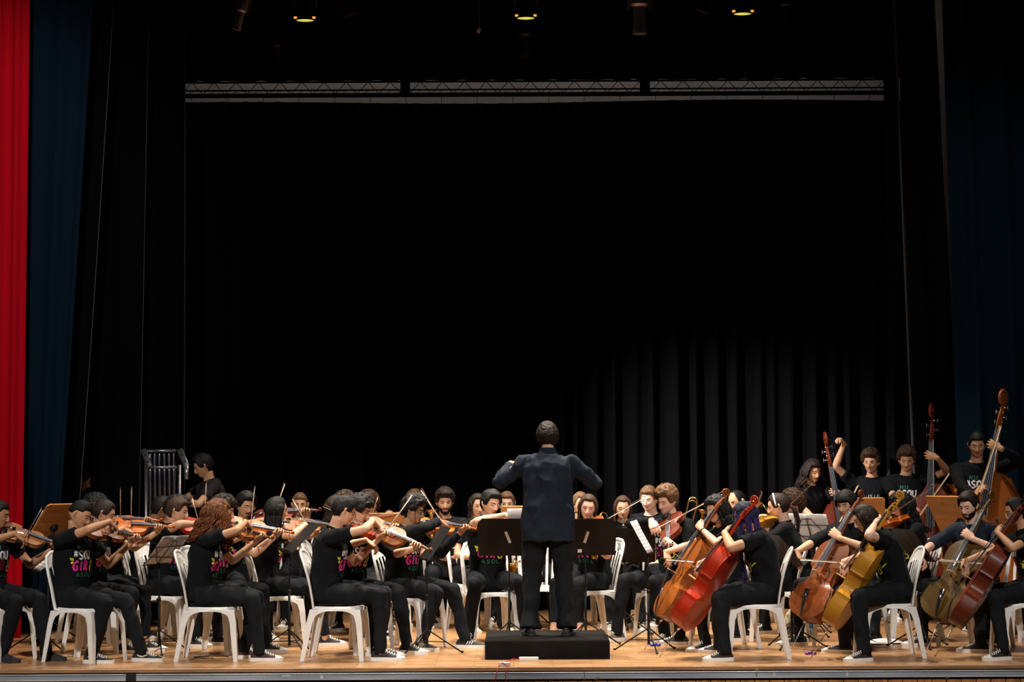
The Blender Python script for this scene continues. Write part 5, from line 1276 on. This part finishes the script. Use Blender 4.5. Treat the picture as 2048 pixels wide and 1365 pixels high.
vio(694, 1.32, 48, 'boy with loose black curls', 'boy with loose black curls playing a light brown viola', 'tan', 'viola', tone='fair', hair='curly', hc='black', brow='black', head=(34, 22, 8), va=26, vd=20, roll=42, frog=.24, bowtilt=-2, lean=5, hunch=16, sleeve='rolled', legL=(16, -.52, 10), legR=(10, -.46, 8), s=1.03)
vio(650, 2.60, 84, 'long-haired violinist behind the spectacled boy', 'violinist with long dark hair, mostly hidden behind the spectacled boy', 'brown', f=1, tone='tan', hair='long', hc='dark', hl=.16, head=(8, 8, 0), va=20, frog=.3, lean=4, sleeve='long')
vio(674, 3.30, 70, 'rear curly head of the pair', 'curly brown head showing above the boy with loose black curls', 'orange', tone='tan', hair='curly', hc='brown', head=(8, 6, 0), va=20, frog=.3, lean=2)
vio(752, 3.9, -30, 'boy with short brown curls turned away', 'boy with short brown curls behind the light brown viola', 'brown', tone='tan', hair='curlytop', hc='brown', head=(-10, 18, 0), va=30, frog=.25, lean=6, bowtilt=-20)
vio(800, 1.72, 62, 'boy with dark round glasses', 'boy with dark curls and dark-framed glasses playing an orange violin', 'orange', tone='brown', hair='curlytop', hc='black', brow='black', glasses='dark', head=(10, 12, 2), va=52, vd=6, roll=34, frog=.12, bowtilt=-8, lean=6, hunch=14, sleeve='long', shoe='stripe', legL=(16, -.52, 12), legR=(10, -.30, 16), s=1.0)
vio(973, 2.50, 14, 'man with swept black hair and raised elbow', 'man with swept black hair and thin glasses, bow arm raised high', 'brown', 'viola', tone='fair', hair='swept', hc='black', brow='black', glasses='thin', head=(22, 10, 6), va=58, vd=-2, roll=20, frog=.24, bowtilt=0, elb=.1, lean=4, s=1.05, legL=(24, -.40, 14), legR=(26, -.36, 14))
vio(1186, 2.65, -38, 'woman with centre-parted brown hair', 'woman with centre-parted brown hair looking down over the black desk', 'amber', 'viola', f=1, tone='pale', hair='long', hc='brown', hl=.20, brow='brown', head=(36, 14, 8), eyes='open', va=40, vd=30, roll=34, frog=.12, lean=4, legL=(6, -.40, 6), legR=(4, -.46, 6), s=1.0, leg=.92, dh=-30, crop=.18)
vio(1350, 2.45, -50, 'boy with a tall light-brown quiff', 'boy with a tall light-brown quiff playing viola, long black sleeves', 'darkred', 'viola', tone='pale', hair='quiff', hc='light', brow='brown', head=(4, 14, 6), va=44, vd=26, roll=30, frog=.12, elb=.1, lean=4, hunch=14, sleeve='long', shoe='taupe', legL=(20, -.36, 20), legR=(22, -.52, 4), s=1.08)
vio(1572, 2.30, -100, 'woman with a white headband', 'woman with a white headband and plait, seen from behind', 'yellow', f=1, tone='pale', hair='pony', hc='dark', tail='low', hl=.24, headband=1, glasses='thin', head=(2, 14, 0), va=18, vd=8, roll=26, frog=.2, lean=2, print='back', legL=(10, -.46, 4), legR=(6, -.42, 4))
vio(1598, 3.30, -72, 'woman with a cloud of brown curls', 'violinist with a cloud of brown curls behind the headband', 'brown', f=1, tone='tan', hair='curly', hc='brown', head=(4, 12, 0), va=30, frog=.12, bowtilt=8, lean=2)
vio(1824, 2.35, -74, 'violinist with black curls behind the golden cello', 'violinist with black curls and glasses behind the golden scroll', 'orange', f=1, tone='fair', hair='longcurly', hc='black', hl=.22, glasses='thin', head=(2, 16, 0), va=30, vd=6, frog=.12, lean=6, shoe='sneaker', legL=(6, -.46, 6), legR=(10, -.40, 6))
# --- cellos at right
cel(1462, 1.62, -78, 'woman with black curls and thin glasses', 'woman with black curls and thin glasses playing a brown cello', 'amber', f=1, tone='fair', hair='longcurly', hc='black', hl=.10, glasses='thin', head=(22, 12, 0), lean=8, frog=.14, band=1)
cel(1530, .64, -94, 'person with purple braids', 'person with long purple braids playing the glossy red cello', 'redorange', f=1, tone='tan', hair='braids', hc='navy', hc2='purple', hl=.46, head=(-6, 22, 0), lean=9, hunch=18, w=1.12, ar=1.12, leg=1.1, frog=.16, E=(.02, -.88), top=(.14, -.06, 1.24), s=.98, spin=-20, veil=1, nh=.40)
cel(1710, 1.70, -52, 'boy with a dark fringe', 'boy with a dark fringe and serious look playing a brown cello', 'brown', tone='fair', hair='bowl', hc='black', brow='black', head=(14, 10, 0), eyes='open', lean=6, sleeve='rolled', frog=.20, E=(.02, -.84), top=(.16, -.06, 1.28), s=1.05, nh=.50)
cel(1790, .64, -88, 'girl with long dark hair', 'girl with long dark hair playing the golden yellow cello', 'yellow', f=1, tone='pale', hair='long', hc='dark', hl=.18, head=(-8, 26, 0), lean=17, hunch=22, w=1.08, ar=1.1, leg=1.1, E=(.02, -.72), top=(.21, .06, 1.32), nh=.36, spin=-22, elbB=.3, elbL=-1.4, legL=(42, -.36, 26))
cel(1954, 1.62, -46, 'bearded man in a navy shirt', 'bearded man in a navy shirt with rolled sleeves playing an olive cello', 'olive', tone='pale', hair='neat', hc='dark', beard='full', head=(4, 16, 0), lean=8, smat=navy_shirt, print=0, sleeve='rolled', E=(.0, -.80), top=(.16, .0, 1.26), frog=.24, s=1.04, nh=.50, shoe='canvas')
cel(2064, .64, -88, 'girl with a yellow hair clip', 'girl with glasses and tied black hair at the right edge', 'darkred', f=1, tone='tan', hair='pony', hc='black', tail='low', hl=.1, glasses='thin', head=(0, 14, 0), lean=8, E=(.02, -.84), top=(.16, -.04, 1.26), leg=.95, spin=-16)
# --- double basses
def bas(px, y, h, who, label, col, **k):
    keys = ('E', 'top', 'spin', 'frog', 'pin', 'hz', 'sc', 'bw', 'rz', 'bcol'); kw = {q: k.pop(q) for q in keys if q in k}
    P = dict(tone='tan', hair='curlytop', hc='brown', head=(0, 10, 0)); P.update(k)
    return bassist(P, X(px, y), y, h, col, label, '%s double bass played by the %s' % (VI[col], who), 'bass bow in the hand of the ' + who, **kw)
bas(1616, 4.75, 20, 'woman in a V-neck', 'woman in a black V-neck with long dark waves playing double bass', 'darkred', f=1, s=.93, hair='longcurly', hc='dark', hl=.20, print=0, head=(6, 12, 0), E=(.28, -.36), top=(.02, -.30, 1.76), sc=.90, spin=-18, hz=1.28, bw=(-.6, -.3, -.75), rz=1.02, frog=.25)
bas(1808, 4.55, 4, 'boy with light-tipped curls', 'boy with light-tipped curls and round collar playing a dark bass', 'darkred', s=1.0, hair='curlytop', hc='brown', head=(-16, 14, 0), E=(.22, -.36), top=(.25, -.20, 1.97), spin=-30, hz=1.62, bw=(-.62, -.1, -.8), rz=1.16, frog=.18, pin=.22)
bas(1950, 3.40, -4, 'tall youth with glasses', 'tall youth with glasses and long sleeves playing the amber bass', 'amber', s=1.09, hair='short', hc='black', brow='black', glasses='thin', sleeve='long', head=(-6, 14, 0), E=(-.04, -.48), top=(.27, -.24, 2.16), spin=-36, hz=1.70, bw=(-.32, .0, -.95), rz=1.38, frog=.12, pin=.34, sc=1.0)

# --- winds, brass and percussion, seated or standing at the rear
def wind(px, y, h, who, label, pose='sit', kind=None, k=None, **P_):
    P = dict(pose=pose, tone='tan', hair='short', hc='black', head=(0, 8, 0)); P.update(P_); st = {}
    if 'arms' not in P:
        def arms(f):
            m = f.H @ V((0, -.105, -.065)); Hx = (f.H.to_3x3() @ V((0, -1, 0))).normalized(); up = V((0, 0, 1)); c = dict(curl=(35, 45, 30), thumb=30)
            if kind == 'clarinet':
                d = (Hx * .45 - up).normalized(); st['M'] = frame(m - d * .015, d, Hx)
                return [(m + d * .24 + Hx * .01 + V((.05, .03, -.03)), V((.8, .1, -1)), V((-.6, -.6, .2)), V((-.7, -.2, .3)), c), (m + d * .42 + V((-.05, .03, -.03)), V((-.8, .1, -1)), V((.6, -.6, .1)), V((.7, -.2, .3)), c)]
            if kind == 'trumpet':
                d = (Hx * 1.0 - up * .55).normalized(); st['M'] = frame(m, d, up) @ Matrix.Rotation(R(k or 0), 4, 'Y')
                return [(m + d * .18 + V((.05, .02, -.07)), V((.7, 0, -1)), V((-.4, -.5, .6)), V((-1, 0, 0)), c), (m + d * .22 + V((-.05, .03, -.05)), V((-.7, 0, -1)), V((.4, -.6, .5)), V((1, 0, -.2)), c)]
            if kind == 'hold':
                q = f.spine(.55)[0] + f.fw * .30; st['M'] = frame(q + V((-.03, 0, .30)), V((.12, .05, -1)), V((1, 0, 0))) @ Matrix.Rotation(R(90), 4, 'Y') @ Matrix.Translation((0, -.10, 0))
                st['M'] = frame(q + V((-.12, 0, -.10)), V((-.05, 0, 1)), V((0, -1, 0)))
                return [(q + V((.06, .05, -.08)), V((.8, 0, -1)), V((-1, -.3, .1)), V((0, .4, .5)), c), (q + V((-.02, .05, 0)), V((-.8, 0, -1)), V((-.9, -.5, .1)), V((1, 0, 0)), c)]
            if kind == 'flute':
                d = (f.H.to_3x3() @ V((-1, .0, -.06))).normalized(); st['M'] = frame(m - d * .05 + Hx * .008, d, (up * .8 + Hx * .6))
                return [(m + d * .24 + Hx * .04 + V((0, 0, -.07)), V((.6, -.2, -1)), V((-.2, .3, 1)), V((-.4, 1, 0)), c), (m + d * .46 + V((0, .05, -.06)), V((-1, .2, -.4)), V((-.1, -.6, .8)), V((.2, -1, 0)), c)]
            q = f.hip + V((0, -.28, .08))
            return [(q + V((.13, 0, 0)), V((1, .3, -.4)), V((-.4, -1, -.2)), V((0, 0, -1)), c), (q + V((-.13, 0, 0)), V((-1, .3, -.4)), V((.4, -1, -.2)), V((0, 0, -1)), c)]
        P['arms'] = arms
    if pose == 'sit': ch(px, y, h, who)
    f = person(P, X(px, y), y, h, 0, label)
    if kind in ('trumpet', 'hold'): trumpet(f.M @ st['M'], 'brass trumpet held by the ' + who)
    if kind == 'clarinet': clarinet(f.M @ st['M'], 'black clarinet played by the ' + who)
    if kind == 'flute': flute(f.M @ st['M'], 'silver flute played by the ' + who)
    return f
wind(600, 4.40, 4, 'short-haired trumpeter at left', 'youth with short cropped brown hair and crew neck facing the hall', kind='trumpet', tone='tan', hair='fade', hc='light', brow='dark', head=(0, 4, 0), eyes='open', print=0, smat=grey_shirt)
wind(824, 4.60, 14, 'flautist behind the boy with round glasses', 'brown-haired flautist almost hidden behind the boy with dark glasses', kind='flute', tone='tan', hair='curly', hc='light', head=(-6, 8, 0), print=0)
wind(888, 4.20, 2, 'bearded trumpeter', 'bearded man with short curly hair facing the hall, trumpet upright', kind='hold', tone='fair', hair='curlytop', hc='dark', beard='full', head=(4, 6, 0), eyes='open', print=0, smat=grey_shirt, s=1.03)
wind(944, 3.75, 20, 'long-haired player behind the raised elbow', 'long-haired player half hidden behind the man with raised elbow', kind='clarinet', f=1, tone='fair', hair='long', hc='dark', hl=.2, print=0)
wind(1012, 4.6, 0, 'fair-haired player beside the conductor', 'fair-haired player peeping out left of the conductor', kind=None, f=1, tone='pale', hair='short', hc='light', print=0)
wind(1068, 4.05, 4, 'flautist hidden by the conductor', 'flautist in black almost hidden behind the conductor', kind='flute', f=1, tone='tan', hair='pony', hc='dark', print=0, head=(4, 6, 0))
wind(1152, 4.35, 12, 'flautist with brown topknot', 'flautist with brown hair behind the centre-parted woman', kind='flute', f=1, tone='tan', hair='pony', tail='curly', hl=.08, hc='light', print=0, head=(4, 8, 0), s=1.0)
wind(1242, 3.80, 0, 'clarinettist with long brown hair', 'girl with long brown hair blowing a clarinet above a black desk', kind='clarinet', f=1, tone='fair', hair='long', hc='brown', hl=.20, veil=0, head=(0, 12, 0), s=.96)
wind(1306, 4.30, -22, 'man with thin glasses and sandy hair', 'heavy man with sandy hair and thin glasses looking left', kind=None, tone='pale', hair='neat', hc='light', brow='light', glasses='thin', fat=.8, head=(-4, 14, 0), w=1.2, belly=.05, print=0, s=1.07)
fb = wind(1490, 4.40, -42, 'balding man with the french horn', 'balding man in black looking down behind the purple braids', kind=None, tone='tan', hair='bald', hc='black', head=(-10, 20, 0), print=0, s=1.03)
horn(Matrix.Translation((X(1524, 4.1), 4.1, Z(1050, 4.1))) @ Matrix.Rotation(R(80), 4, 'X'), 'brass french horn glinting behind the red scroll', k=.62)
def up_arm(f):
    c = dict(curl=(50, 55, 35)); s = f.shR
    return [(f.hip + V((.20, -.22, .16)), V((1, .4, -.3)), V((-.8, -.8, 0)), V((0, .5, -1)), c), (s + V((-.09, -.10, .40)), V((-.5, -.3, -.6)), V((-.35, -.5, .45)), V((-.4, -.5, -.6)), c)]
wind(1742, 5.00, -14, 'curly youth raising his hand', 'youth with thick brown curls raising his right hand', 'stand', arms=up_arm, tone='tan', hair='curlytop', hc='brown', head=(-10, 6, 0), print='dark', s=.985)
wind(1818, 5.45, -58, 'man with short curls in profile', 'man with short dark curls in profile behind the bass boy', 'stand', tone='tan', hair='short', hc='dark', head=(-12, -4, 0), print=0, smat=grey_shirt, s=1.07)
def bell_arm(f):
    c = dict(curl=(45, 50, 30)); return [(f.shL + V((-.02, -.36, -.14)), V((1, .2, -.5)), V((-.25, -.9, .1)), V((-.3, 0, -1)), c), (f.shR + V((.10, -.44, -.14)), V((-1, .2, -.4)), V((.1, -.9, -.1)), V((.2, 0, -1)), c)]
wind(432, 4.45, -72, 'percussionist at the tubular bells', 'standing youth in a black T-shirt looking down beside the tubular bells', 'stand', arms=bell_arm, tone='tan', hair='swept', hc='black', brow='black', head=(-6, 22, 0), print=0, smat=grey_shirt, s=.99, lean=6)
wind(151, 4.28, 150, 'person in a dark blue shirt behind the curtain', 'person in a dark blue shirt standing half behind the black curtain', 'stand', tone='dark', hair='short', hc='black', print=0, smat=mat('dusky_blue_shirt', (.035, .035, .075), .8), head=(-40, 20, 0), s=.9)

# --- the conductor, back to the hall
def cond(f):
    return [(f.shL + V((.12, -.30, -.005)), V((1, .1, -.95)), V((-.6, -.8, .1)), V((-.2, 0, -1)), dict(curl=(25, 30, 20))),
            (f.shR + V((-.10, -.36, -.10)), V((-1, .15, -.75)), V((.25, -.5, .55)), V((.3, -.6, -.3)), dict(curl=(60, 70, 45), thumb=30))]
fc = person(dict(pose='stand', tone='fair', hair='thin', collar=1, hc='dark', head=(3, 8, 0), arms=cond, sleeve='long', smat=navy_shirt, print=0, s=1.045, hem=-.36, grow=.024, w=1.08, lean=1, hunch=4, leg=1.28, hemr=.075, shoe='dress', legL=(.15, .0, 10), legR=(.15, .04, 12), belly=.03, ar=1.12, wr=.02),
            X(1094, 1.0), 1.0, 180, .155, 'conductor in a dark navy shirt standing on the podium, back turned')

# ------------------------------------------------------------ stands
def st(px, y, h, kind, label, **k): return stand(X(px, y), y, h, kind, label, **k)
st(98, 2.5, 232, 'wood', 'orange plywood desk at far left beside the red curtain', H=.96, tilt=42, w=.72, pages=2, seed=1)
st(78, 1.30, -70, 'wire', 'wire music stand at far left with blunt tripod feet', H=.70, tilt=50, rot=10, pages=2, seed=2)
st(319, 1.25, -112, 'wire', 'wire stand facing the boy with faded hair', H=.76, tilt=40, rot=35, seed=3)
st(578, 1.25, -74, 'sheet', 'black folding stand left of the spectacled boy', H=.86, tilt=46, rot=15, pages=0)
st(852, 1.15, -78, 'sheet', 'black folding stand before the boy with dark glasses', H=.80, tilt=34, rot=70, seed=5, pages=0)
st(1016, 1.95, 170, 'black', 'black solid desk just left of the conductor', H=.80, tilt=20, rot=50, stick=(-18,), pages=0, w=1.0)
st(1168, 1.95, 188, 'black', 'black solid desk just right of the conductor', H=.80, tilt=22, rot=40, stick=(14, .05), pages=0, w=.98)
st(1246, 3.15, 182, 'black', 'dark desk in front of the clarinettist', H=.68, tilt=22, pages=0, w=1.05)
st(1293, 1.20, 80, 'wire', 'wire stand before the boy with the quiff', H=.84, tilt=30, rot=80, seed=8)
st(1578, 1.45, 104, 'sheet', 'black folding stand behind the purple braids', H=.73, tilt=40, rot=20, seed=9, pages=0)
st(1620, 2.75, 140, 'wire', 'wire stand showing white pages behind the headband woman', H=.84, tilt=24, rot=30, seed=10)
st(1836, 1.45, 104, 'sheet', 'black folding stand behind the girl with the golden cello', H=.76, tilt=36, rot=50, seed=11, pages=0)
st(1926, 2.65, 132, 'wood', 'orange plywood desk behind the bearded cellist', H=.96, tilt=36, rot=10, seed=12, w=.92)
st(1732, 3.85, 174, 'wood', 'orange plywood desk behind the boy with dark fringe', H=.92, tilt=34, seed=13, w=.5, pages=0)
st(770, 3.75, 178, 'wood', 'orange plywood desk in front of the hidden flautist', H=.77, tilt=26, seed=14, pages=0)
st(1279, 3.5, 176, 'wood', 'orange plywood desk beside the clarinettist', H=.68, tilt=26, seed=15, pages=0, w=.45)
st(1066, 3.4, 180, 'wood', 'orange plywood desk largely hidden behind the conductor', H=.84, tilt=26, seed=16, pages=2)

o = sheets(paper_m, 'sheet_music', None, Matrix(), w=.21, h=.42, pages=1, curl=.012); o.matrix_world = place(X(1016, 1.95), 1.95, 0, 170) @ Matrix.Translation((0, -.01, .80)) @ Matrix.Rotation(R(70), 4, 'X') @ Matrix.Translation((-.11, -.012, .002))
tag(o, 'tall white page rising above the black desk left of the conductor', 'sheet music', 'sheet music on the stands')
# spare chairs and brass standing by
def spare(px, y, h, label): chair(X(px, y), y, h, label)
spare(300, 3.6, 90, 'white plastic chair standing empty below the tubular bells')
spare(765, 2.55, 100, 'empty white plastic chair behind the boy with loose curls')
spare(1440, 2.75, -80, 'empty white plastic chair behind the glossy red cello')
spare(560, 3.3, 80, 'empty white plastic chair behind the black-haired woman')
spare(1080, 3.1, 0, 'empty white plastic chair seen between the conductor legs')
spare(1905, 4.2, 10, 'white plastic chair carrying the brass tuba')
spare(2020, 2.4, -60, 'empty white plastic chair at the far right behind the cellos')
trombone(Matrix.Translation((X(1352, 4.6), 4.6, .55)) @ Matrix.Rotation(R(14), 4, 'Y') @ Matrix.Rotation(R(90), 4, 'X') @ Matrix.Rotation(R(0), 4, 'Y'), 'gold trombone with its slide pointing up behind the quiff', ext=-.05)
trombone(Matrix.Translation((X(1192, 4.6), 4.6, .42)) @ Matrix.Rotation(R(6), 4, 'Y') @ Matrix.Rotation(R(90), 4, 'X') @ Matrix.Rotation(R(30), 4, 'Y'), 'gold trombone standing left of the clarinettist', ext=-.08)
def tuba(M, label):
    r = empty('tuba', M, label, 'tuba'); mb = MB()
    for w, h0, h1, rad, yy in ((.15, .10, .80, .026, 0), (.11, .14, .66, .020, -.04), (.08, .18, .55, .014, -.07)):
        n = 9; pts = [(w * math.cos(math.pi * i / n), yy, h0 + w * .9 - w * .9 * (math.sin(math.pi * i / n)) ) for i in range(n + 1)][::-1]
        top = [(w * math.cos(math.pi * i / n), yy, h1 + w * .8 * math.sin(math.pi * i / n)) for i in range(n + 1)]
        mb.tube(pts + top, [rad] * (2 * n + 2), 10, close=True, caps=False)
    mb.build('tubing', brass, r); mb = MB(); mb.lathe([(.03, .15), (.04, .5), (.06, .78), (.10, .95), (.17, 1.04), (.19, 1.06), (.16, 1.03), (.05, .8)], Matrix.Translation((-.12, .03, 0)), 26); mb.build('bell', brass, r)
    for k in range(3): mb = MB(); mb.tube([(-.03 + .04 * k, -.10, .32), (-.03 + .04 * k, -.10, .55)], .016, 10); mb.build('valve', silver, r)
tuba(Matrix.Translation((X(1900, 4.15), 4.1, .44)) @ Matrix.Rotation(R(-155), 4, 'Z') @ Matrix.Scale(.86, 4), 'brass tuba standing on a chair between two double basses')
trumpet(Matrix.Translation((X(1036, 2.9), 2.9, Z(1127, 2.9))) @ Matrix.Translation((0, .35, 0)) @ Matrix.Rotation(R(172), 4, 'Z'), 'brass trumpet with its bell showing left of the conductor\'s thigh')

# tubular bells
def bells():
    y = 4.32; x0, x1 = X(300, y), X(352, y); s_ = y; r = empty('tubular_bells', place((X(322, y)), y, 0, 0), 'set of tall chrome tubular bells on a frame at left', 'tubular bells')
    dark = mat_c('bell_tube_chrome', (.35, .33, .42), .25, metal=1); fr = mat_c('bell_frame', (.45, .43, .45), .35, metal=.9); cx = X(322, y); Lc = Matrix.Translation((-cx, -y, 0)); zt = 1.71
    mb = MB(); mb.box((x0 - .05 - cx, -.03, 0), (x0 - .02 - cx, .03, zt)); mb.box((x1 + .02 - cx, -.03, 0), (x1 + .05 - cx, .03, zt - .14))
    for xx in (x0 - .035 - cx, x1 + .035 - cx): mb.tube([(xx, -.3, .02), (xx, .3, .02)], .02, 8)
    mb.tube([(x0 - cx, 0, .25), (x1 - cx, 0, .25)], .02, 8); mb.tube([(x0 - .03 - cx, .0, zt), (x1 - cx, .0, zt)], .015, 8); mb.tube([(x0 - .03 - cx, -.16, zt - .16), (x1 + .03 - cx, -.16, zt - .16)], .012, 8); mb.build('frame', fr, r)
    for xx in (x0 - .06 - cx, x1 + .045 - cx):
        mb = MB(); Mt = Matrix.Translation((xx, -.0, zt)) @ Matrix.Rotation(R(0), 4, 'Y')
        a = V((xx - .01, 0, zt + .01)); b_ = V((xx + .075 * 1, -.12, zt - .15))
        mb.tube([a, b_], (.030, .008), 8, up=(0, 1, 0), dome=True); mb.tube([b_, b_ - V((0, 0, .13))], (.020, .008), 8, up=(0, 1, 0))
        br = mb.build('end_bracket', fr, r)
        for e in (.35, .75): mb = MB(); p = a.lerp(b_, e); mb.tube([p + V((0, -.012, 0)), p + V((0, .012, 0))], .011, 10); mb.build('bracket_hole', mat_c('hole_black', (.005, .005, .005), .9), br)
    for k in range(12):
        row = k % 2; mb = MB(); xx = x0 - cx + (x1 - x0) * (k / 11); yy = 0 if row == 0 else -.14; z1 = zt - .02 if row == 0 else zt - .17
        mb.tube([(xx, yy, z1), (xx, yy, z1 - .02), (xx, yy, .30 + .02 * k)], [.014, .017, .017], 10); mb.ball((xx, yy, z1 + .02), (.008, .008, .014)); mb.build('bell_tube', dark, r)
bells()

# odds and ends on the floor
def anchor(px, y, m, label):
    r = MB()
    for k in (-1, 1): r.ball((X(px, y) + k * .028, y, .013), (.022, .02, .012))
    r.ball((X(px, y), y, .016), (.02, .014, .014)); tag(r.build('endpin_anchor', m), label, 'endpin anchor')
anchor(1306, 1.72, mat('blue_plastic', (.01, .04, .45), .3), 'blue endpin stop on the floor beneath the amber cello')
anchor(1615, .83, mat('purple_plastic', (.10, .01, .28), .3), 'purple endpin stop on the floor beneath the golden cello')
mb = MB(); rnd = random.Random(5)
bag = mat('beige_cloth', (.45, .40, .28), .85, bump=.4, bscale=14)
mb.ball((0, 0, .13), (.11, .09, .14), 20, 14); mb.tube([(-.05, 0, .22), (-.03, 0, .33), (.03, .01, .34), (.05, 0, .22)], .010, 6)
bm_ = voxel(mb, .010, 3); wrinkle(bm_, .018, 14, 3); o = link('tote_bag', bm_, bag); o.location = (X(1588, 2.6), 2.6, 0); tag(o, 'crumpled beige cloth bag behind the brown cello', 'bag')
r = empty('water_bottle', Matrix.Translation((X(1617, 2.75), 2.75, 0)), 'clear water bottle with blue label behind the brown cello', 'bottle')
wat = mat('clear_plastic', (.75, .85, .9), .08); wat.node_tree.nodes['Principled BSDF'].inputs['Transmission Weight'].default_value = .85
mb = MB(); mb.lathe([(.03, 0), (.033, .01), (.033, .16), (.026, .19), (.013, .21), (.013, .225)], n=16); mb.build('bottle_body', wat, r); mb = MB(); mb.lathe([(.0338, .07), (.0338, .14)], n=16); mb.build('bottle_label', mat('blue_label', (.05, .35, .7), .5), r)
mb = MB(); mb.tube([(0, 0, .222), (0, 0, .24)], .015, 12); mb.build('cap', mat_c('blue_cap', (.05, .25, .6), .4), r)
o = sheets(paper_m, 'loose_sheet', None, Matrix(), w=.24, h=.22, pages=2, curl=.03, lines=False); o.matrix_world = Matrix.Translation((X(1762, 1.75), 1.75, .002)) @ Matrix.Rotation(R(20), 4, 'Z'); tag(o, 'loose white paper lying on the floor behind the golden cello', 'paper')
r = empty('cardboard_box', Matrix.Translation((X(2042, 1.9), 1.9, 0)) @ Matrix.Rotation(R(12), 4, 'Z'), 'small open white box on the floor at the right edge', 'box')
mb = MB(); mb.box((-.05, -.04, 0), (.05, .04, .004)); mb.box((-.05, -.04, 0), (-.046, .04, .045)); mb.box((.046, -.04, 0), (.05, .04, .045)); mb.box((-.05, -.04, 0), (.05, -.036, .045)); mb.box((-.05, .036, 0), (.05, .04, .045)); mb.build('tray', paper_m, r, smooth=False)
mb = MB(); mb.box((-.05, .036, .045), (.05, .040, .10)); mb.build('lid', paper_m, r, smooth=False)
mb = MB(); mb.tube([(.14 * math.cos(a) * 1 + X(422, .85), .85 + .10 * math.sin(a), .004) for a in [2 * math.pi * i / 24 for i in range(20)]], .004, 6); tag(mb.build('cable', ebony), 'thin black cord coiled on the floor under the second front chair', 'cord')
# writing on the chair of the centre-parted woman
for o_ in list(C.objects):
    if o_.get('category') == 'chair' and 'centre-parted' in o_.get('label', ''):
        mb = MB(); n2 = [[(.0, .03), (.010, .04), (.020, .03), (.014, .016), (.0, .0), (.022, .0)], [(.036, .04), (.036, .0)]]
        for pl in n2: mb.tube([V((.072 + a * 1.5, .262 + .0, .793 + b_ * 1.7)) for a, b_ in pl], (.0045, .0015), 5)
        k = mb.build('chair_number', ebony, o_)
